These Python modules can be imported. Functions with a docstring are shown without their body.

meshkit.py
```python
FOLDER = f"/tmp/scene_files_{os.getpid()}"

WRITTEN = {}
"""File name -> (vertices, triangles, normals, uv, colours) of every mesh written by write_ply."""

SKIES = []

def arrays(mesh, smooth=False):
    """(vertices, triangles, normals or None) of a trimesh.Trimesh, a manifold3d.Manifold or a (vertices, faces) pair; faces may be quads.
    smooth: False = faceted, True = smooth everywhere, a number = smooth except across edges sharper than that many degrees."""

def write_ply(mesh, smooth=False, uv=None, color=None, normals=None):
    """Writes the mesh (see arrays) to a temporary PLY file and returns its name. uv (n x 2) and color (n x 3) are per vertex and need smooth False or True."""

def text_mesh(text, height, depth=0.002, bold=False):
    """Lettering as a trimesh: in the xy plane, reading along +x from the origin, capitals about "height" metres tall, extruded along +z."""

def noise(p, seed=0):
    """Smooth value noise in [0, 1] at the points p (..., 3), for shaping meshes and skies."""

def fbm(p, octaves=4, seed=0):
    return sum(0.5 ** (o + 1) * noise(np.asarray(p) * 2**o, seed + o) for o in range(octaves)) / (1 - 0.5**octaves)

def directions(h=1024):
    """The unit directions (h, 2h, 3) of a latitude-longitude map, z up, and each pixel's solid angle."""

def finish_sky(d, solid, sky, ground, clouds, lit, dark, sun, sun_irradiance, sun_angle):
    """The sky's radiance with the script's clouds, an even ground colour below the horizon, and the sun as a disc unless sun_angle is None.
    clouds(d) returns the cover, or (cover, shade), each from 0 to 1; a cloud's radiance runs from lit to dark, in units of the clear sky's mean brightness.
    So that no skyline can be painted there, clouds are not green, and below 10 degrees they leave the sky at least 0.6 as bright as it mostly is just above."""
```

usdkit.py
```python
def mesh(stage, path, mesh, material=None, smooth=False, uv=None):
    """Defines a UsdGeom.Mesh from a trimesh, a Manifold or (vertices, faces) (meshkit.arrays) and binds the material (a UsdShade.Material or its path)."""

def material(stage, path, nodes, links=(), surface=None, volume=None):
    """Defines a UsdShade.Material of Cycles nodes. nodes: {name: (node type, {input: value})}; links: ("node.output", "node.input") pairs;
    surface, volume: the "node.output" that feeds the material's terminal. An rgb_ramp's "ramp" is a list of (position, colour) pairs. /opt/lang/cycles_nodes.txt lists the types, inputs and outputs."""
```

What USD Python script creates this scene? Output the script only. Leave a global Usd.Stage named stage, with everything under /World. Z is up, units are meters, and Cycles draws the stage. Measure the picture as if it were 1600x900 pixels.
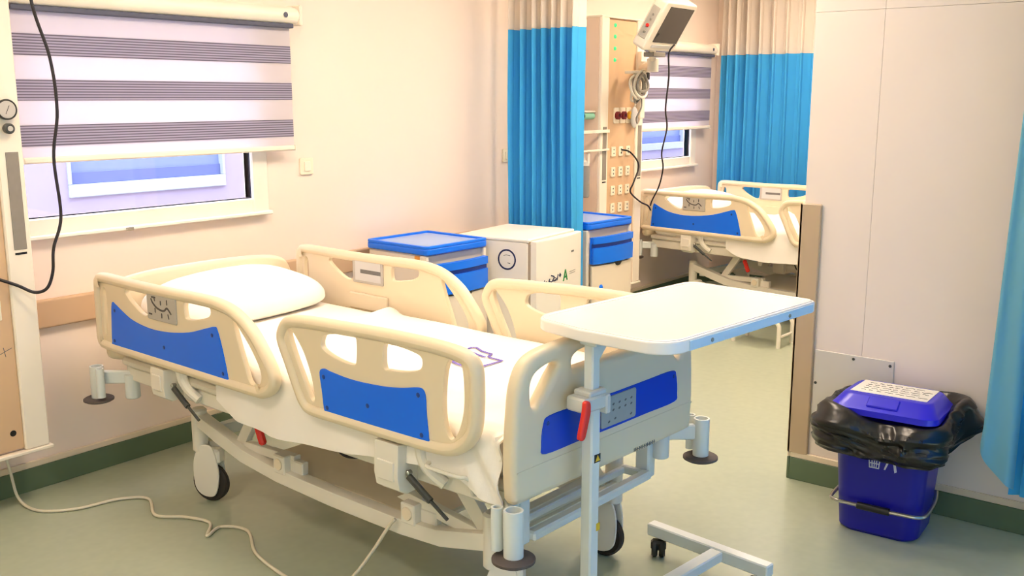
import math, random
import numpy as np, trimesh, usdkit, meshkit
from shapely.geometry import Polygon
from pxr import Usd, UsdGeom, UsdLux, UsdShade, Gf, Sdf, Vt

random.seed(7); RNG = np.random.default_rng(7)
stage = Usd.Stage.CreateInMemory()
UsdGeom.SetStageUpAxis(stage, UsdGeom.Tokens.z); UsdGeom.SetStageMetersPerUnit(stage, 1.0)
UsdGeom.Xform.Define(stage, '/World'); UsdGeom.Scope.Define(stage, '/World/Looks')

# ------------------------------------------------------------------ camera
FPX, CAMH = 1541.0, 1.6
PITCH, AZ = math.atan(298 / FPX), math.radians(38.1)
fw = np.array([math.cos(AZ) * math.cos(PITCH), math.sin(AZ) * math.cos(PITCH), -math.sin(PITCH)])
rt = np.array([math.sin(AZ), -math.cos(AZ), 0.0]); up = np.cross(rt, fw)
cam = UsdGeom.Camera.Define(stage, '/World/camera')
cam.CreateHorizontalApertureAttr(36.0); cam.CreateVerticalApertureAttr(20.25)
cam.CreateFocalLengthAttr(FPX / 1600 * 36.0); cam.CreateClippingRangeAttr((0.05, 200.0))
cam.AddTransformOp().Set(Gf.Matrix4d(*rt, 0, *up, 0, *(-fw), 0, 0, 0, CAMH, 1))
cam.CreateExposureAttr(0.0)
# ------------------------------------------------------------------ light
dome = UsdLux.DomeLight.Define(stage, '/World/sky')
dome.CreateColorAttr(Gf.Vec3f(0.80, 0.84, 1.0)); dome.CreateIntensityAttr(2.6)
LAMP_WARM, LAMP_COOL = (1.0, 0.805, 0.62), (0.72, 0.9, 1.0)
LAMP_W, LAMP_C, DAYLIGHT = 26.0, 6.0, 34.0

# ------------------------------------------------------------------ helpers
def lin(c):
    c = np.asarray(c, float) / 255.0
    return tuple(np.where(c <= 0.04045, c / 12.92, ((c + 0.055) / 1.055) ** 2.4))

MATS = {}
def mat(name, rgb, rough=0.5, spec=0.5, var=0.05, vscale=6.0, bump=0.0, bscale=200.0, metal=0.0, emit=None, coat=0.0):
    """A principled look with gentle noise in its own colour and optional fine relief."""
    c = np.array(lin(rgb))
    lo, hi = np.clip(c * (1 - var), 0, 1), np.clip(c * (1 + var), 0, 1)
    nodes = {'tc': ('texture_coordinate', {}), 'n': ('noise_texture', {'scale': vscale, 'detail': 3.0}),
             'm': ('mix_color', {'a': tuple(lo), 'b': tuple(hi)}),
             'p': ('principled_bsdf', {'roughness': rough, 'specular_ior_level': spec, 'metallic': metal, 'coat_weight': coat})}
    links = [('tc.object', 'n.vector'), ('n.fac', 'm.fac'), ('m.result', 'p.base_color')]
    if bump:
        nodes['bn'] = ('noise_texture', {'scale': bscale, 'detail': 3.0}); nodes['b'] = ('bump', {'strength': bump, 'distance': 0.002})
        links += [('tc.object', 'bn.vector'), ('bn.fac', 'b.height'), ('b.normal', 'p.normal')]
    if emit:
        nodes['p'][1]['emission_color'] = emit[0]; nodes['p'][1]['emission_strength'] = emit[1]
    MATS[name] = usdkit.material(stage, '/World/Looks/' + name, nodes, links, surface='p.BSDF')
    return MATS[name]

def cloth(name, rgb, trans=0.35, rough=0.9, var=0.03, vscale=4.0):
    c = np.array(lin(rgb)); lo, hi = np.clip(c * (1 - var), 0, 1), np.clip(c * (1 + var), 0, 1)
    MATS[name] = usdkit.material(stage, '/World/Looks/' + name, {
        'tc': ('texture_coordinate', {}), 'n': ('noise_texture', {'scale': vscale, 'detail': 2.0}), 'm': ('mix_color', {'a': tuple(lo), 'b': tuple(hi)}),
        'p': ('principled_bsdf', {'roughness': rough, 'specular_ior_level': 0.2}), 't': ('translucent_bsdf', {}), 'x': ('mix_closure', {'fac': trans})},
        [('tc.object', 'n.vector'), ('n.fac', 'm.fac'), ('m.result', 'p.base_color'), ('m.result', 't.color'), ('p.BSDF', 'x.closure1'), ('t.BSDF', 'x.closure2')], surface='x.closure')

mat('wall_paint', (248, 230, 216), 0.45, 0.35, 0.012, 1.5)
mat('wall_panel', (240, 226, 216), 0.4, 0.4, 0.012, 1.5)
mat('wall_low_bounce', (74, 112, 116), 0.6)  # unseen front wall, darkened to cut its bounce on the footboard
mat('ceiling_white', (240, 238, 232), 0.8)
mat('vinyl_floor', (172, 180, 157), 0.28, 0.5, 0.08, 25.0, 0.04, 60.0)
mat('vinyl_cove', (98, 116, 90), 0.4, 0.4, 0.08, 14.0)
mat('cove_strip', (232, 214, 188), 0.45)
mat('bumper_wood', (205, 172, 140), 0.5, 0.4, 0.06, 3.0)
mat('guard_tan', (196, 172, 142), 0.5, 0.4, 0.04, 3.0)
mat('cover_plate', (218, 212, 203), 0.45)
mat('upvc', (246, 238, 224), 0.35)
mat('gasket', (42, 42, 58), 0.6)
mat('sill_white', (250, 244, 232), 0.4)
mat('bed_plastic', (236, 219, 188), 0.38, 0.45, 0.02, 2.0)
mat('bed_plastic_shade', (198, 184, 158), 0.5)
mat('accent_blue', (0, 112, 255), 0.35, 0.45, 0.05, 5.0)
mat('bed_plastic_foot_shaded', (205, 208, 190), 0.4, 0.45, 0.02, 2.0)  # bed plastic with foot-end shade put into its colour, unused
mat('accent_blue_shaded', (0, 66, 205), 0.35, 0.45, 0.05, 5.0)  # accent blue with the foot-end shade painted into it
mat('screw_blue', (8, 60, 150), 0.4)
mat('keypad_grey', (188, 182, 172), 0.45, 0.4, 0.05, 20.0)
mat('keypad_ink', (84, 80, 78), 0.6)
mat('clamp_grey', (214, 212, 206), 0.45)
mat('panel_slate', (168, 170, 166), 0.4, 0.4, 0.06, 40.0)
mat('display_grey', (206, 204, 202), 0.4)
mat('metal_white', (236, 230, 216), 0.35, 0.5, 0.02, 3.0)
mat('metal_cool', (226, 230, 226), 0.3, 0.5, 0.02, 3.0)
mat('steel_dark', (74, 76, 74), 0.4, 0.5, 0.1, 20.0, metal=0.3)
mat('steel', (190, 188, 180), 0.25, 0.5, 0.03, 20.0, metal=0.9)
mat('rubber', (58, 52, 48), 0.7, 0.3, 0.1, 30.0)
mat('rubber_grey', (96, 86, 82), 0.7, 0.3, 0.1, 30.0)
mat('deck_beige', (240, 226, 200), 0.5, 0.4, 0.04, 3.0)
mat('red_plastic', (235, 50, 40), 0.4, 0.5)
mat('black_plastic', (26, 25, 27), 0.45, 0.5, 0.1, 20.0)
mat('cord_black', (40, 34, 38), 0.5)
mat('cord_white', (226, 216, 192), 0.5)
mat('table_white', (252, 245, 238), 0.22, 0.5, 0.01, 3.0)
mat('table_edge_cool_lit', (206, 226, 242), 0.35, 0.5, 0.02, 3.0)  # white edge, cool light from the front painted into its colour
mat('label_white', (245, 240, 232), 0.6)
mat('label_black', (28, 26, 22), 0.5)
mat('label_yellow', (238, 196, 40), 0.5)
mat('cabinet_white', (238, 224, 204), 0.4, 0.45, 0.015, 3.0)
mat('cabinet_blue', (8, 120, 255), 0.35, 0.5, 0.04, 4.0)
mat('cabinet_tray', (150, 182, 240), 0.25, 0.5, 0.04, 4.0)
mat('orange_mark', (236, 156, 60), 0.5)
mat('fridge_white', (247, 240, 228), 0.3, 0.5, 0.01, 3.0)
mat('fridge_gap', (176, 160, 140), 0.6)
mat('ink_green', (30, 140, 70), 0.5)
mat('ink_navy', (44, 48, 84), 0.5)
mat('ink_grey', (110, 108, 106), 0.6)
mat('ink_purple', (120, 104, 196), 0.8)
mat('wood_panel', (220, 184, 146), 0.45, 0.4, 0.07, 3.0)
mat('headwall_white', (250, 238, 220), 0.4, 0.4, 0.012, 3.0)
mat('headwall_side', (236, 212, 190), 0.5, 0.4, 0.02, 3.0)
mat('grille_grey', (146, 138, 128), 0.5, 0.4, 0.1, 30.0)
mat('socket_white', (248, 236, 212), 0.4)
mat('green_lamp', (20, 130, 70), 0.4, emit=((0.06, 0.8, 0.28), 0.9))
mat('outlet_red', (120, 24, 36), 0.4)
mat('outlet_yellow', (214, 164, 40), 0.4)
mat('gauge_face', (196, 190, 182), 0.4)
mat('device_green', (150, 214, 186), 0.35)
mat('device_grey', (150, 146, 138), 0.4)
mat('monitor_case', (242, 232, 216), 0.4)
mat('screen_dark', (44, 46, 42), 0.08, 0.7, 0.2, 5.0)
mat('bin_blue_shaded', (14, 9, 150), 0.35, 0.5, 0.05, 4.0)  # bin blue with the shadow on its body put into the colour
mat('bin_lid', (36, 30, 214), 0.3, 0.5, 0.04, 4.0)
mat('bag_black', (22, 20, 19), 0.28, 0.55, 0.2, 8.0, 0.6, 26.0)
mat('white_print', (206, 208, 226), 0.6)
mat('exterior_paint', (172, 164, 182), 0.7)
mat('exterior_frame', (180, 190, 192), 0.5)
mat('exterior_glass', (128, 146, 180), 0.3)
mat('exterior_rail_shaded', (104, 118, 168), 0.5)  # shade on the window sill is painted into this colour
mat('exterior_ground', (190, 188, 190), 0.9)
mat('linen', (252, 246, 238), 0.9, 0.2, 0.015, 3.0, 0.15, 300.0)
mat('blind_box', (252, 240, 222), 0.4)
mat('blind_lip', (82, 84, 104), 0.5)
cloth('curtain_blue', (84, 198, 255), 0.35)
cloth('curtain_backlit', (140, 206, 228), 0.4)  # same curtain cloth, light from behind painted into the colour
cloth('curtain_net', (253, 246, 238), 0.5)
cloth('sheer', (242, 236, 240), 0.5)
# opaque pleated band of the zebra blind: fine horizontal threads follow the cloth's own height
MATS['zebra'] = usdkit.material(stage, '/World/Looks/zebra', {
    'tc': ('texture_coordinate', {}), 's': ('separate_xyz', {}), 'k': ('math', {'math_type': 'multiply', 'value2': 92.0}), 'f': ('math', {'math_type': 'fraction'}),
    'r': ('rgb_ramp', {'ramp': [(0, lin((116, 110, 128))), (0.25, lin((124, 116, 134))), (0.4, lin((186, 180, 204))), (0.85, lin((186, 180, 204))), (1, lin((116, 110, 128)))]}),
    'p': ('principled_bsdf', {'roughness': 0.9, 'specular_ior_level': 0.2}), 't': ('translucent_bsdf', {}), 'x': ('mix_closure', {'fac': 0.25})},
    [('tc.object', 's.vector'), ('s.z', 'k.value1'), ('k.value', 'f.value1'), ('f.value', 'r.fac'), ('r.color', 'p.base_color'), ('r.color', 't.color'), ('p.BSDF', 'x.closure1'), ('t.BSDF', 'x.closure2')], surface='x.closure')
MATS['pane'] = usdkit.material(stage, '/World/Looks/pane', {'t': ('transparent_bsdf', {'color': (0.95, 0.96, 1.0)}), 'g': ('glossy_bsdf', {'roughness': 0.02}), 'x': ('mix_closure', {'fac': 0.04})},
    [('t.BSDF', 'x.closure1'), ('g.BSDF', 'x.closure2')], surface='x.closure')
def lamp_mat(name, col, k):
    MATS[name] = usdkit.material(stage, '/World/Looks/' + name, {'e': ('emission', {'color': col, 'strength': k})}, [], surface='e.emission')
lamp_mat('lamp_warm', LAMP_WARM, LAMP_W); lamp_mat('lamp_cool', LAMP_COOL, LAMP_C); lamp_mat('lamp_far', LAMP_WARM, LAMP_W * 1.5)

USED = {}
def number(parent, name):
    k = USED.get((parent, name), 0); USED[(parent, name)] = k + 1
    return name if k == 0 else f'{name}_{k:03d}'
def obj(name, mesh, m, parent=None, smooth=35, label=None):
    par = parent or '/World'
    path = par + '/' + number(par, name)
    if isinstance(mesh, list): mesh = cat(*mesh)
    usdkit.mesh(stage, path, mesh, MATS[m], smooth=smooth)
    if label: stage.GetPrimAtPath(path).SetCustomDataByKey('label', label)
    return path
def stuff(path): stage.GetPrimAtPath(path).SetCustomDataByKey('kind', 'stuff'); return path
def tag(path, label, category, group=None):
    p = stage.GetPrimAtPath(path); p.SetCustomDataByKey('label', label); p.SetCustomDataByKey('category', category)
    if group: p.SetCustomDataByKey('group', group)
    return path
def thing(name, label, category, loc=(0, 0, 0), rotz=0.0, group=None, rotx=0.0):
    path = '/World/' + number('/World', name)
    x = UsdGeom.Xform.Define(stage, path); x.AddTranslateOp().Set(Gf.Vec3d(*map(float, loc)))
    if rotz: x.AddRotateZOp().Set(float(rotz))
    if rotx: x.AddRotateXOp().Set(float(rotx))
    return tag(path, label, category, group)
def struct(name, mesh=None, m=None, smooth=35, label=None):
    path = obj(name, mesh, m, None, smooth) if mesh is not None else '/World/' + name
    if mesh is None: UsdGeom.Xform.Define(stage, path)
    p = stage.GetPrimAtPath(path); p.SetCustomDataByKey('kind', 'structure')
    if label: p.SetCustomDataByKey('label', label)
    return path
def copy_thing(src, name, label, loc, rotz, group=None):
    s = stage.GetPrimAtPath(src)
    path = thing(name, label, s.GetCustomDataByKey('category'), loc, rotz, group)
    p = stage.GetPrimAtPath(path)
    p.GetReferences().AddInternalReference(src); p.SetInstanceable(True)
    return path

def cat(*ms): return trimesh.util.concatenate([x for x in ms if x is not None])
def mv(m, x=0, y=0, z=0): m = m.copy(); m.apply_translation((x, y, z)); return m
def rot(m, deg, axis, about=(0, 0, 0)):
    m = m.copy(); m.apply_transform(trimesh.transformations.rotation_matrix(math.radians(deg), axis, about)); return m
def bx(x0, x1, y0, y1, z0, z1, r=0.003):
    """A box with chamfered edges, given by its limits."""
    lo, hi = np.array([x0, y0, z0], float), np.array([x1, y1, z1], float)
    c, h = (lo + hi) / 2, (hi - lo) / 2; r = min(r, h.min() * 0.6)
    if r <= 0.0004: return trimesh.creation.box(extents=2 * h, transform=trimesh.transformations.translation_matrix(c))
    pts = []
    for s in np.ndindex(2, 2, 2):
        s = np.array(s) * 2 - 1
        for k in range(3):
            d = h.copy(); d -= r; d[k] = h[k]; pts.append(c + s * d)
    return trimesh.convex.convex_hull(np.array(pts))
def spline(pts, n=8, closed=False):
    P = np.asarray(pts, float); out = []; N = len(P)
    for i in range(N if closed else N - 1):
        if closed: a, b, c, d = P[(i - 1) % N], P[i], P[(i + 1) % N], P[(i + 2) % N]
        else: a, b, c, d = P[max(i - 1, 0)], P[i], P[i + 1], P[min(i + 2, N - 1)]
        for t in np.arange(n) / n:
            out.append(0.5 * (2 * b + (c - a) * t + (2 * a - 5 * b + 4 * c - d) * t * t + (3 * b - a - 3 * c + d) * t ** 3))
    if not closed: out.append(P[-1])
    return np.array(out)
def tube(path, r, sides=10, closed=False):
    P = np.asarray(path, float); n = len(P)
    T = np.roll(P, -1, 0) - np.roll(P, 1, 0) if closed else np.gradient(P, axis=0)
    T /= np.maximum(np.linalg.norm(T, axis=1, keepdims=True), 1e-9)
    a = np.array([0, 0, 1.0]) if abs(T[0][2]) < 0.9 else np.array([1.0, 0, 0])
    N = np.cross(T[0], a); N /= np.linalg.norm(N); rings = []
    rr = np.broadcast_to(np.asarray(r, float), (n,))
    for i in range(n):
        N = N - T[i] * (N @ T[i]); N /= np.linalg.norm(N); B = np.cross(T[i], N)
        th = np.arange(sides) / sides * 2 * np.pi
        rings.append(P[i] + rr[i] * (np.cos(th)[:, None] * N + np.sin(th)[:, None] * B))
    V = np.vstack(rings); F = []
    for i in range(n if closed else n - 1):
        j = (i + 1) % n
        for k in range(sides):
            l = (k + 1) % sides
            F += [[i * sides + k, i * sides + l, j * sides + l], [i * sides + k, j * sides + l, j * sides + k]]
    if not closed:
        V = np.vstack([V, P[0], P[-1]]); a, b = len(V) - 2, len(V) - 1
        for k in range(sides):
            l = (k + 1) % sides
            F += [[a, l, k], [b, (n - 1) * sides + k, (n - 1) * sides + l]]
    return trimesh.Trimesh(V, F, process=False)
def seg(a, b, r, sides=14): return tube([a, b], r, sides)
def lathe(profile, n=28):
    """(radius, z) profile turned about z; the ends are closed where the radius is 0."""
    P = np.asarray(profile, float); th = np.arange(n) / n * 2 * np.pi
    V = np.vstack([np.stack([p[0] * np.cos(th), p[0] * np.sin(th), np.full(n, p[1])], 1) for p in P]); F = []
    for i in range(len(P) - 1):
        for k in range(n):
            l = (k + 1) % n
            F += [[i * n + k, i * n + l, (i + 1) * n + l], [i * n + k, (i + 1) * n + l, (i + 1) * n + k]]
    m = trimesh.Trimesh(V, F); m.update_faces(m.nondegenerate_faces()); m.merge_vertices(); return m
def cyl(r, z0, z1, n=24, b=0.003):
    b = min(b, r * 0.4, (z1 - z0) * 0.3)
    return lathe([(0, z0), (r - b, z0), (r, z0 + b), (r, z1 - b), (r - b, z1), (0, z1)], n)
def _norms(R):
    t = np.roll(R, -1, 0) - np.roll(R, 1, 0); t /= np.maximum(np.linalg.norm(t, axis=1, keepdims=True), 1e-9)
    return np.stack([-t[:, 1], t[:, 0]], 1)
def _ccw(R, want=True):
    R = np.asarray(R, float); a = np.sum(R[:, 0] * np.roll(R[:, 1], -1) - np.roll(R[:, 0], -1) * R[:, 1])
    return R if (a > 0) == want else R[::-1]
def plate(outer, holes=(), t=0.02, b=0.006, n=3):
    """A slab in xy (thickness along z, centred) with rounded edges round its outline and its holes."""
    rings = [_ccw(outer, True)] + [_ccw(h, False) for h in holes]
    ks = [(b * (1 - math.cos(k / n * math.pi / 2)), b * math.sin(k / n * math.pi / 2)) for k in range(n + 1)]
    rows = [(i, -(t / 2 - b + z)) for i, z in reversed(ks)] + [(i, t / 2 - b + z) for i, z in ks]
    V, F = [], []; base = 0; caps = []
    for R in rings:
        N = _norms(R); m = len(R)
        for i, z in rows: V.append(np.column_stack([R + N * i, np.full(m, z)]))
        for r in range(len(rows) - 1):
            for k in range(m):
                l = (k + 1) % m; A, B = base + r * m, base + (r + 1) * m
                F += [[A + k, A + l, B + l], [A + k, B + l, B + k]]
        base += len(rows) * m; caps.append(R + N * b)
    poly = Polygon(caps[0], caps[1:])
    if not poly.is_valid: poly = poly.buffer(0)
    for poly in getattr(poly, 'geoms', [poly]):
        cv, cf = trimesh.creation.triangulate_polygon(poly, engine='earcut')
        for z, flip in ((t / 2, False), (-t / 2, True)):
            V.append(np.column_stack([cv, np.full(len(cv), z)])); g = np.asarray(cf)
            nrm = np.cross(cv[g[0][1]] - cv[g[0][0]], cv[g[0][2]] - cv[g[0][0]])
            up_ = nrm > 0
            F += ((g if up_ != flip else g[:, ::-1]) + base).tolist(); base += len(cv)
    m = trimesh.Trimesh(np.vstack(V), F, process=False); m.merge_vertices(); return m
def ring_plate(outer, width, t, b, n=4):
    R = _ccw(outer, True); inner = R + _norms(R) * width
    return plate(R, [inner], t, b, n)
def xz(m, y=0.0):   # xy slab -> standing in xz, facing along y
    m = rot(m, 90, (1, 0, 0)); return mv(m, 0, y, 0)
def yz(m, x=0.0):   # xy slab -> standing in yz (its x along y, its y along z)
    m = m.copy(); m.apply_transform(np.array([[0, 0, 1, x], [1, 0, 0, 0], [0, 1, 0, 0], [0, 0, 0, 1.0]])); return m
def rrect(x0, x1, y0, y1, r, n=6):
    out = []
    for cx, cy, a in ((x1 - r, y0 + r, -90), (x1 - r, y1 - r, 0), (x0 + r, y1 - r, 90), (x0 + r, y0 + r, 180)):
        for k in range(n + 1):
            q = math.radians(a + 90 * k / n); out.append((cx + r * math.cos(q), cy + r * math.sin(q)))
    return np.array(out)
def fmesh(V, F):
    m = trimesh.Trimesh(np.asarray(V, float), np.asarray(F), process=False); return m
def grid(P):
    """A quad sheet from an (a, b, 3) array."""
    a, b = P.shape[:2]; V = P.reshape(-1, 3); I = np.arange(a * b).reshape(a, b)
    q = np.stack([I[:-1, :-1], I[:-1, 1:], I[1:, 1:], I[1:, :-1]], -1).reshape(-1, 4)
    return trimesh.Trimesh(V, np.vstack([q[:, [0, 1, 2]], q[:, [0, 2, 3]]]), process=False)
def thick(P, t):
    """The sheet P with a second side t behind it (along its normals) and closed borders."""
    du, dv = np.gradient(P, axis=0), np.gradient(P, axis=1); N = np.cross(du, dv); N /= np.maximum(np.linalg.norm(N, axis=2, keepdims=True), 1e-9)
    Q = P - N * t; a, b = P.shape[:2]; A, B = grid(P), grid(Q); B.invert(); m = cat(A, B)
    I = np.arange(a * b).reshape(a, b); loop = np.concatenate([I[0, :-1], I[:-1, -1], I[-1, :0:-1], I[:0:-1, 0]]); F = []
    for i, j in zip(loop, np.roll(loop, -1)): F += [[i, i + a * b, j + a * b], [i, j + a * b, j]]
    m = trimesh.Trimesh(m.vertices, np.vstack([m.faces, F]), process=False); m.fix_normals(); return m
def strokes(lines, w, t=0.0012):
    """Flat print: each polyline of 2-D points becomes a strip of width w lying in xy."""
    from shapely.geometry import LineString
    from shapely import union_all
    s = union_all([LineString(l).buffer(w / 2, cap_style=1, quad_segs=3) for l in lines])
    return cat(*[trimesh.creation.extrude_polygon(g, t, engine='earcut') for g in getattr(s, 'geoms', [s])])

# ------------------------------------------------------------------ room shell
WA, WB, WD, WF, WL, CEIL = 3.95, 3.88, 7.87, -3.0, -1.6, 2.75
struct('floor', bx(WL - 0.1, WD + 0.1, WF - 0.1, WA + 0.1, -0.1, 0.0, 0), 'vinyl_floor')
struct('ceiling', bx(WL - 0.1, WD + 0.1, WF - 0.1, WA + 0.1, CEIL, CEIL + 0.1, 0), 'ceiling_white')
W1, W2 = (1.875, 2.985), (6.12, 7.42)          # window openings along the back wall (x limits)
WZ0, WZ1 = 1.12, 1.93
back = [bx(WL - 0.1, W1[0], WA, WA + 0.05, 0, CEIL, 0), bx(W1[1], W2[0], WA, WA + 0.05, 0, CEIL, 0), bx(W2[1], WD + 0.1, WA, WA + 0.05, 0, CEIL, 0)]
for w in (W1, W2): back += [bx(w[0], w[1], WA, WA + 0.05, 0, WZ0, 0), bx(w[0], w[1], WA, WA + 0.05, WZ1, CEIL, 0)]
struct('wall_back', back, 'wall_paint')
struct('wall_right', bx(WD, WD + 0.1, WF, WA, 0, CEIL, 0), 'wall_paint')
struct('wall_left', bx(WL - 0.1, WL, WF, WA, 0, CEIL, 0), 'wall_paint')
struct('wall_front', [bx(WL - 0.1, 0.6, WF - 0.1, WF, 0, CEIL, 0), bx(3.2, WD + 0.1, WF - 0.1, WF, 0, CEIL, 0), bx(0.6, 3.2, WF - 0.1, WF, 0, 0.8, 0), bx(0.6, 3.2, WF - 0.1, WF, 2.3, CEIL, 0)], 'wall_low_bounce')
# partition wall of separate sandwich panels, ending at y = 1.53
pw = struct('wall_partition')
ys = [1.53, 1.26, 0.14, -0.98, -2.1, WF]
for a, b in zip(ys, ys[1:]):
    obj('panel', bx(WB, WB + 0.1, b + 0.0004, a - 0.0004 if a < 1.5 else a, 0, 1.9255, 0.0008), 'wall_panel', pw)
    obj('panel', bx(WB, WB + 0.1, b + 0.0004, a - 0.0004 if a < 1.5 else a, 1.9263, CEIL, 0.0008), 'wall_panel', pw)
def cove(name, x0, x1, y0, y1):
    p = struct(name)
    obj('vinyl_skirt', bx(x0, x1, y0, y1, 0, 0.098, 0.002), 'vinyl_cove', p)
    obj('cap_strip', bx(x0, x1, y0, y1, 0.098, 0.125, 0.003), 'cove_strip', p)
cove('baseboard_back', WL, WD, WA - 0.012, WA)
cove('baseboard_partition', WB - 0.012, WB, WF, 1.53)
cove('baseboard_partition_end', WB - 0.012, WB + 0.1, 1.53, 1.542)
cove('baseboard_right', WD - 0.012, WD, WF, WA - 0.012)
struct('trim_1', plate(rrect(0, 7.87 + 1.6, 0.672, 0.79, 0.02), t=0.03, b=0.01).apply_transform(np.array([[1, 0, 0, WL], [0, 0, 1, WA - 0.016], [0, 1, 0, 0], [0, 0, 0, 1.0]])), 'bumper_wood', label='tan bumper rail along the window wall')
struct('trim_2', [bx(WB - 0.014, WB, 1.455, 1.544, 0.118, 1.178, 0.004), bx(WB - 0.014, WB + 0.112, 1.53, 1.544, 0.118, 1.178, 0.004), bx(WB + 0.1, WB + 0.114, 1.455, 1.544, 0.118, 1.178, 0.004)], 'guard_tan', label='tan corner guard on the end of the partition')
ap = thing('access_panel', 'thin grey cover plate screwed to the partition wall behind the blue bin', 'cover plate', (WB, 0, 0))
obj('cover_plate', bx(-0.006, 0, 1.13, 1.45, 0.30, 0.58, 0.002), 'cover_plate', ap)
for y, z in ((1.145, 0.56), (1.29, 0.565), (1.44, 0.44), (1.145, 0.44)): obj('screw', mv(rot(cyl(0.006, 0, 0.003, 10), -90, (0, 1, 0)), -0.006, y, z), 'steel_dark', ap)

# windows of the back wall
def window(n, w):
    p = struct(f'window_{n}'); x0, x1 = w; f = 0.095
    fr = [bx(x0 - f, x0, WA - 0.016, WA + 0.05, WZ0 - 0.075, WZ1 + 0.08, 0.006), bx(x1, x1 + f, WA - 0.016, WA + 0.05, WZ0 - 0.075, WZ1 + 0.08, 0.006),
          bx(x0, x1, WA - 0.016, WA + 0.05, WZ0 - 0.075, WZ0, 0.006), bx(x0, x1, WA - 0.016, WA + 0.05, WZ1, WZ1 + 0.08, 0.006)]
    obj('window_frame', fr, 'upvc', p)
    g = 0.004
    obj('gasket', [bx(x0, x0 + 0.002, WA - 0.001, WA + 0.003, WZ0, WZ1, 0), bx(x1 - 0.002, x1, WA - 0.001, WA + 0.003, WZ0, WZ1, 0), bx(x0 + g, x1 - g, WA - 0.002, WA + 0.003, WZ0, WZ0 + g, 0), bx(x0 + g, x1 - g, WA - 0.002, WA + 0.003, WZ1 - g, WZ1, 0)], 'gasket', p)
    obj('pane', bx(x0 + g, x1 - g, WA, WA + 0.006, WZ0 + g, WZ1 - g, 0), 'pane', p)
    obj('window_sill', bx(x0 - f, x1 + f, WA - 0.045, WA, WZ0 - 0.083, WZ0 - 0.066, 0.004), 'sill_white', p)
    if n == 1:
        obj('latch', [bx(2.29, 2.325, WA - 0.052, WA - 0.044, 1.036, 1.05, 0.002)], 'steel', p)
window(1, W1); window(2, W2)
# unseen window behind the camera, added for cool light from that side
p3 = struct('window_3')
obj('window_frame', [bx(0.6, 0.68, WF - 0.08, WF + 0.02, 0.8, 2.3), bx(3.12, 3.2, WF - 0.08, WF + 0.02, 0.8, 2.3), bx(0.68, 3.12, WF - 0.08, WF + 0.02, 0.8, 0.88), bx(0.68, 3.12, WF - 0.08, WF + 0.02, 2.22, 2.3), bx(1.86, 1.94, WF - 0.08, WF + 0.02, 0.88, 2.22)], 'upvc', p3)
rl = UsdLux.RectLight.Define(stage, '/World/added_daylight'); rl.CreateWidthAttr(2.44); rl.CreateHeightAttr(1.34); rl.CreateColorAttr(Gf.Vec3f(0.72, 0.92, 0.80)); rl.CreateIntensityAttr(DAYLIGHT)
rl.AddTranslateOp().Set(Gf.Vec3d(1.9, WF - 0.09, 1.55)); rl.AddRotateXOp().Set(90.0)
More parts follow.
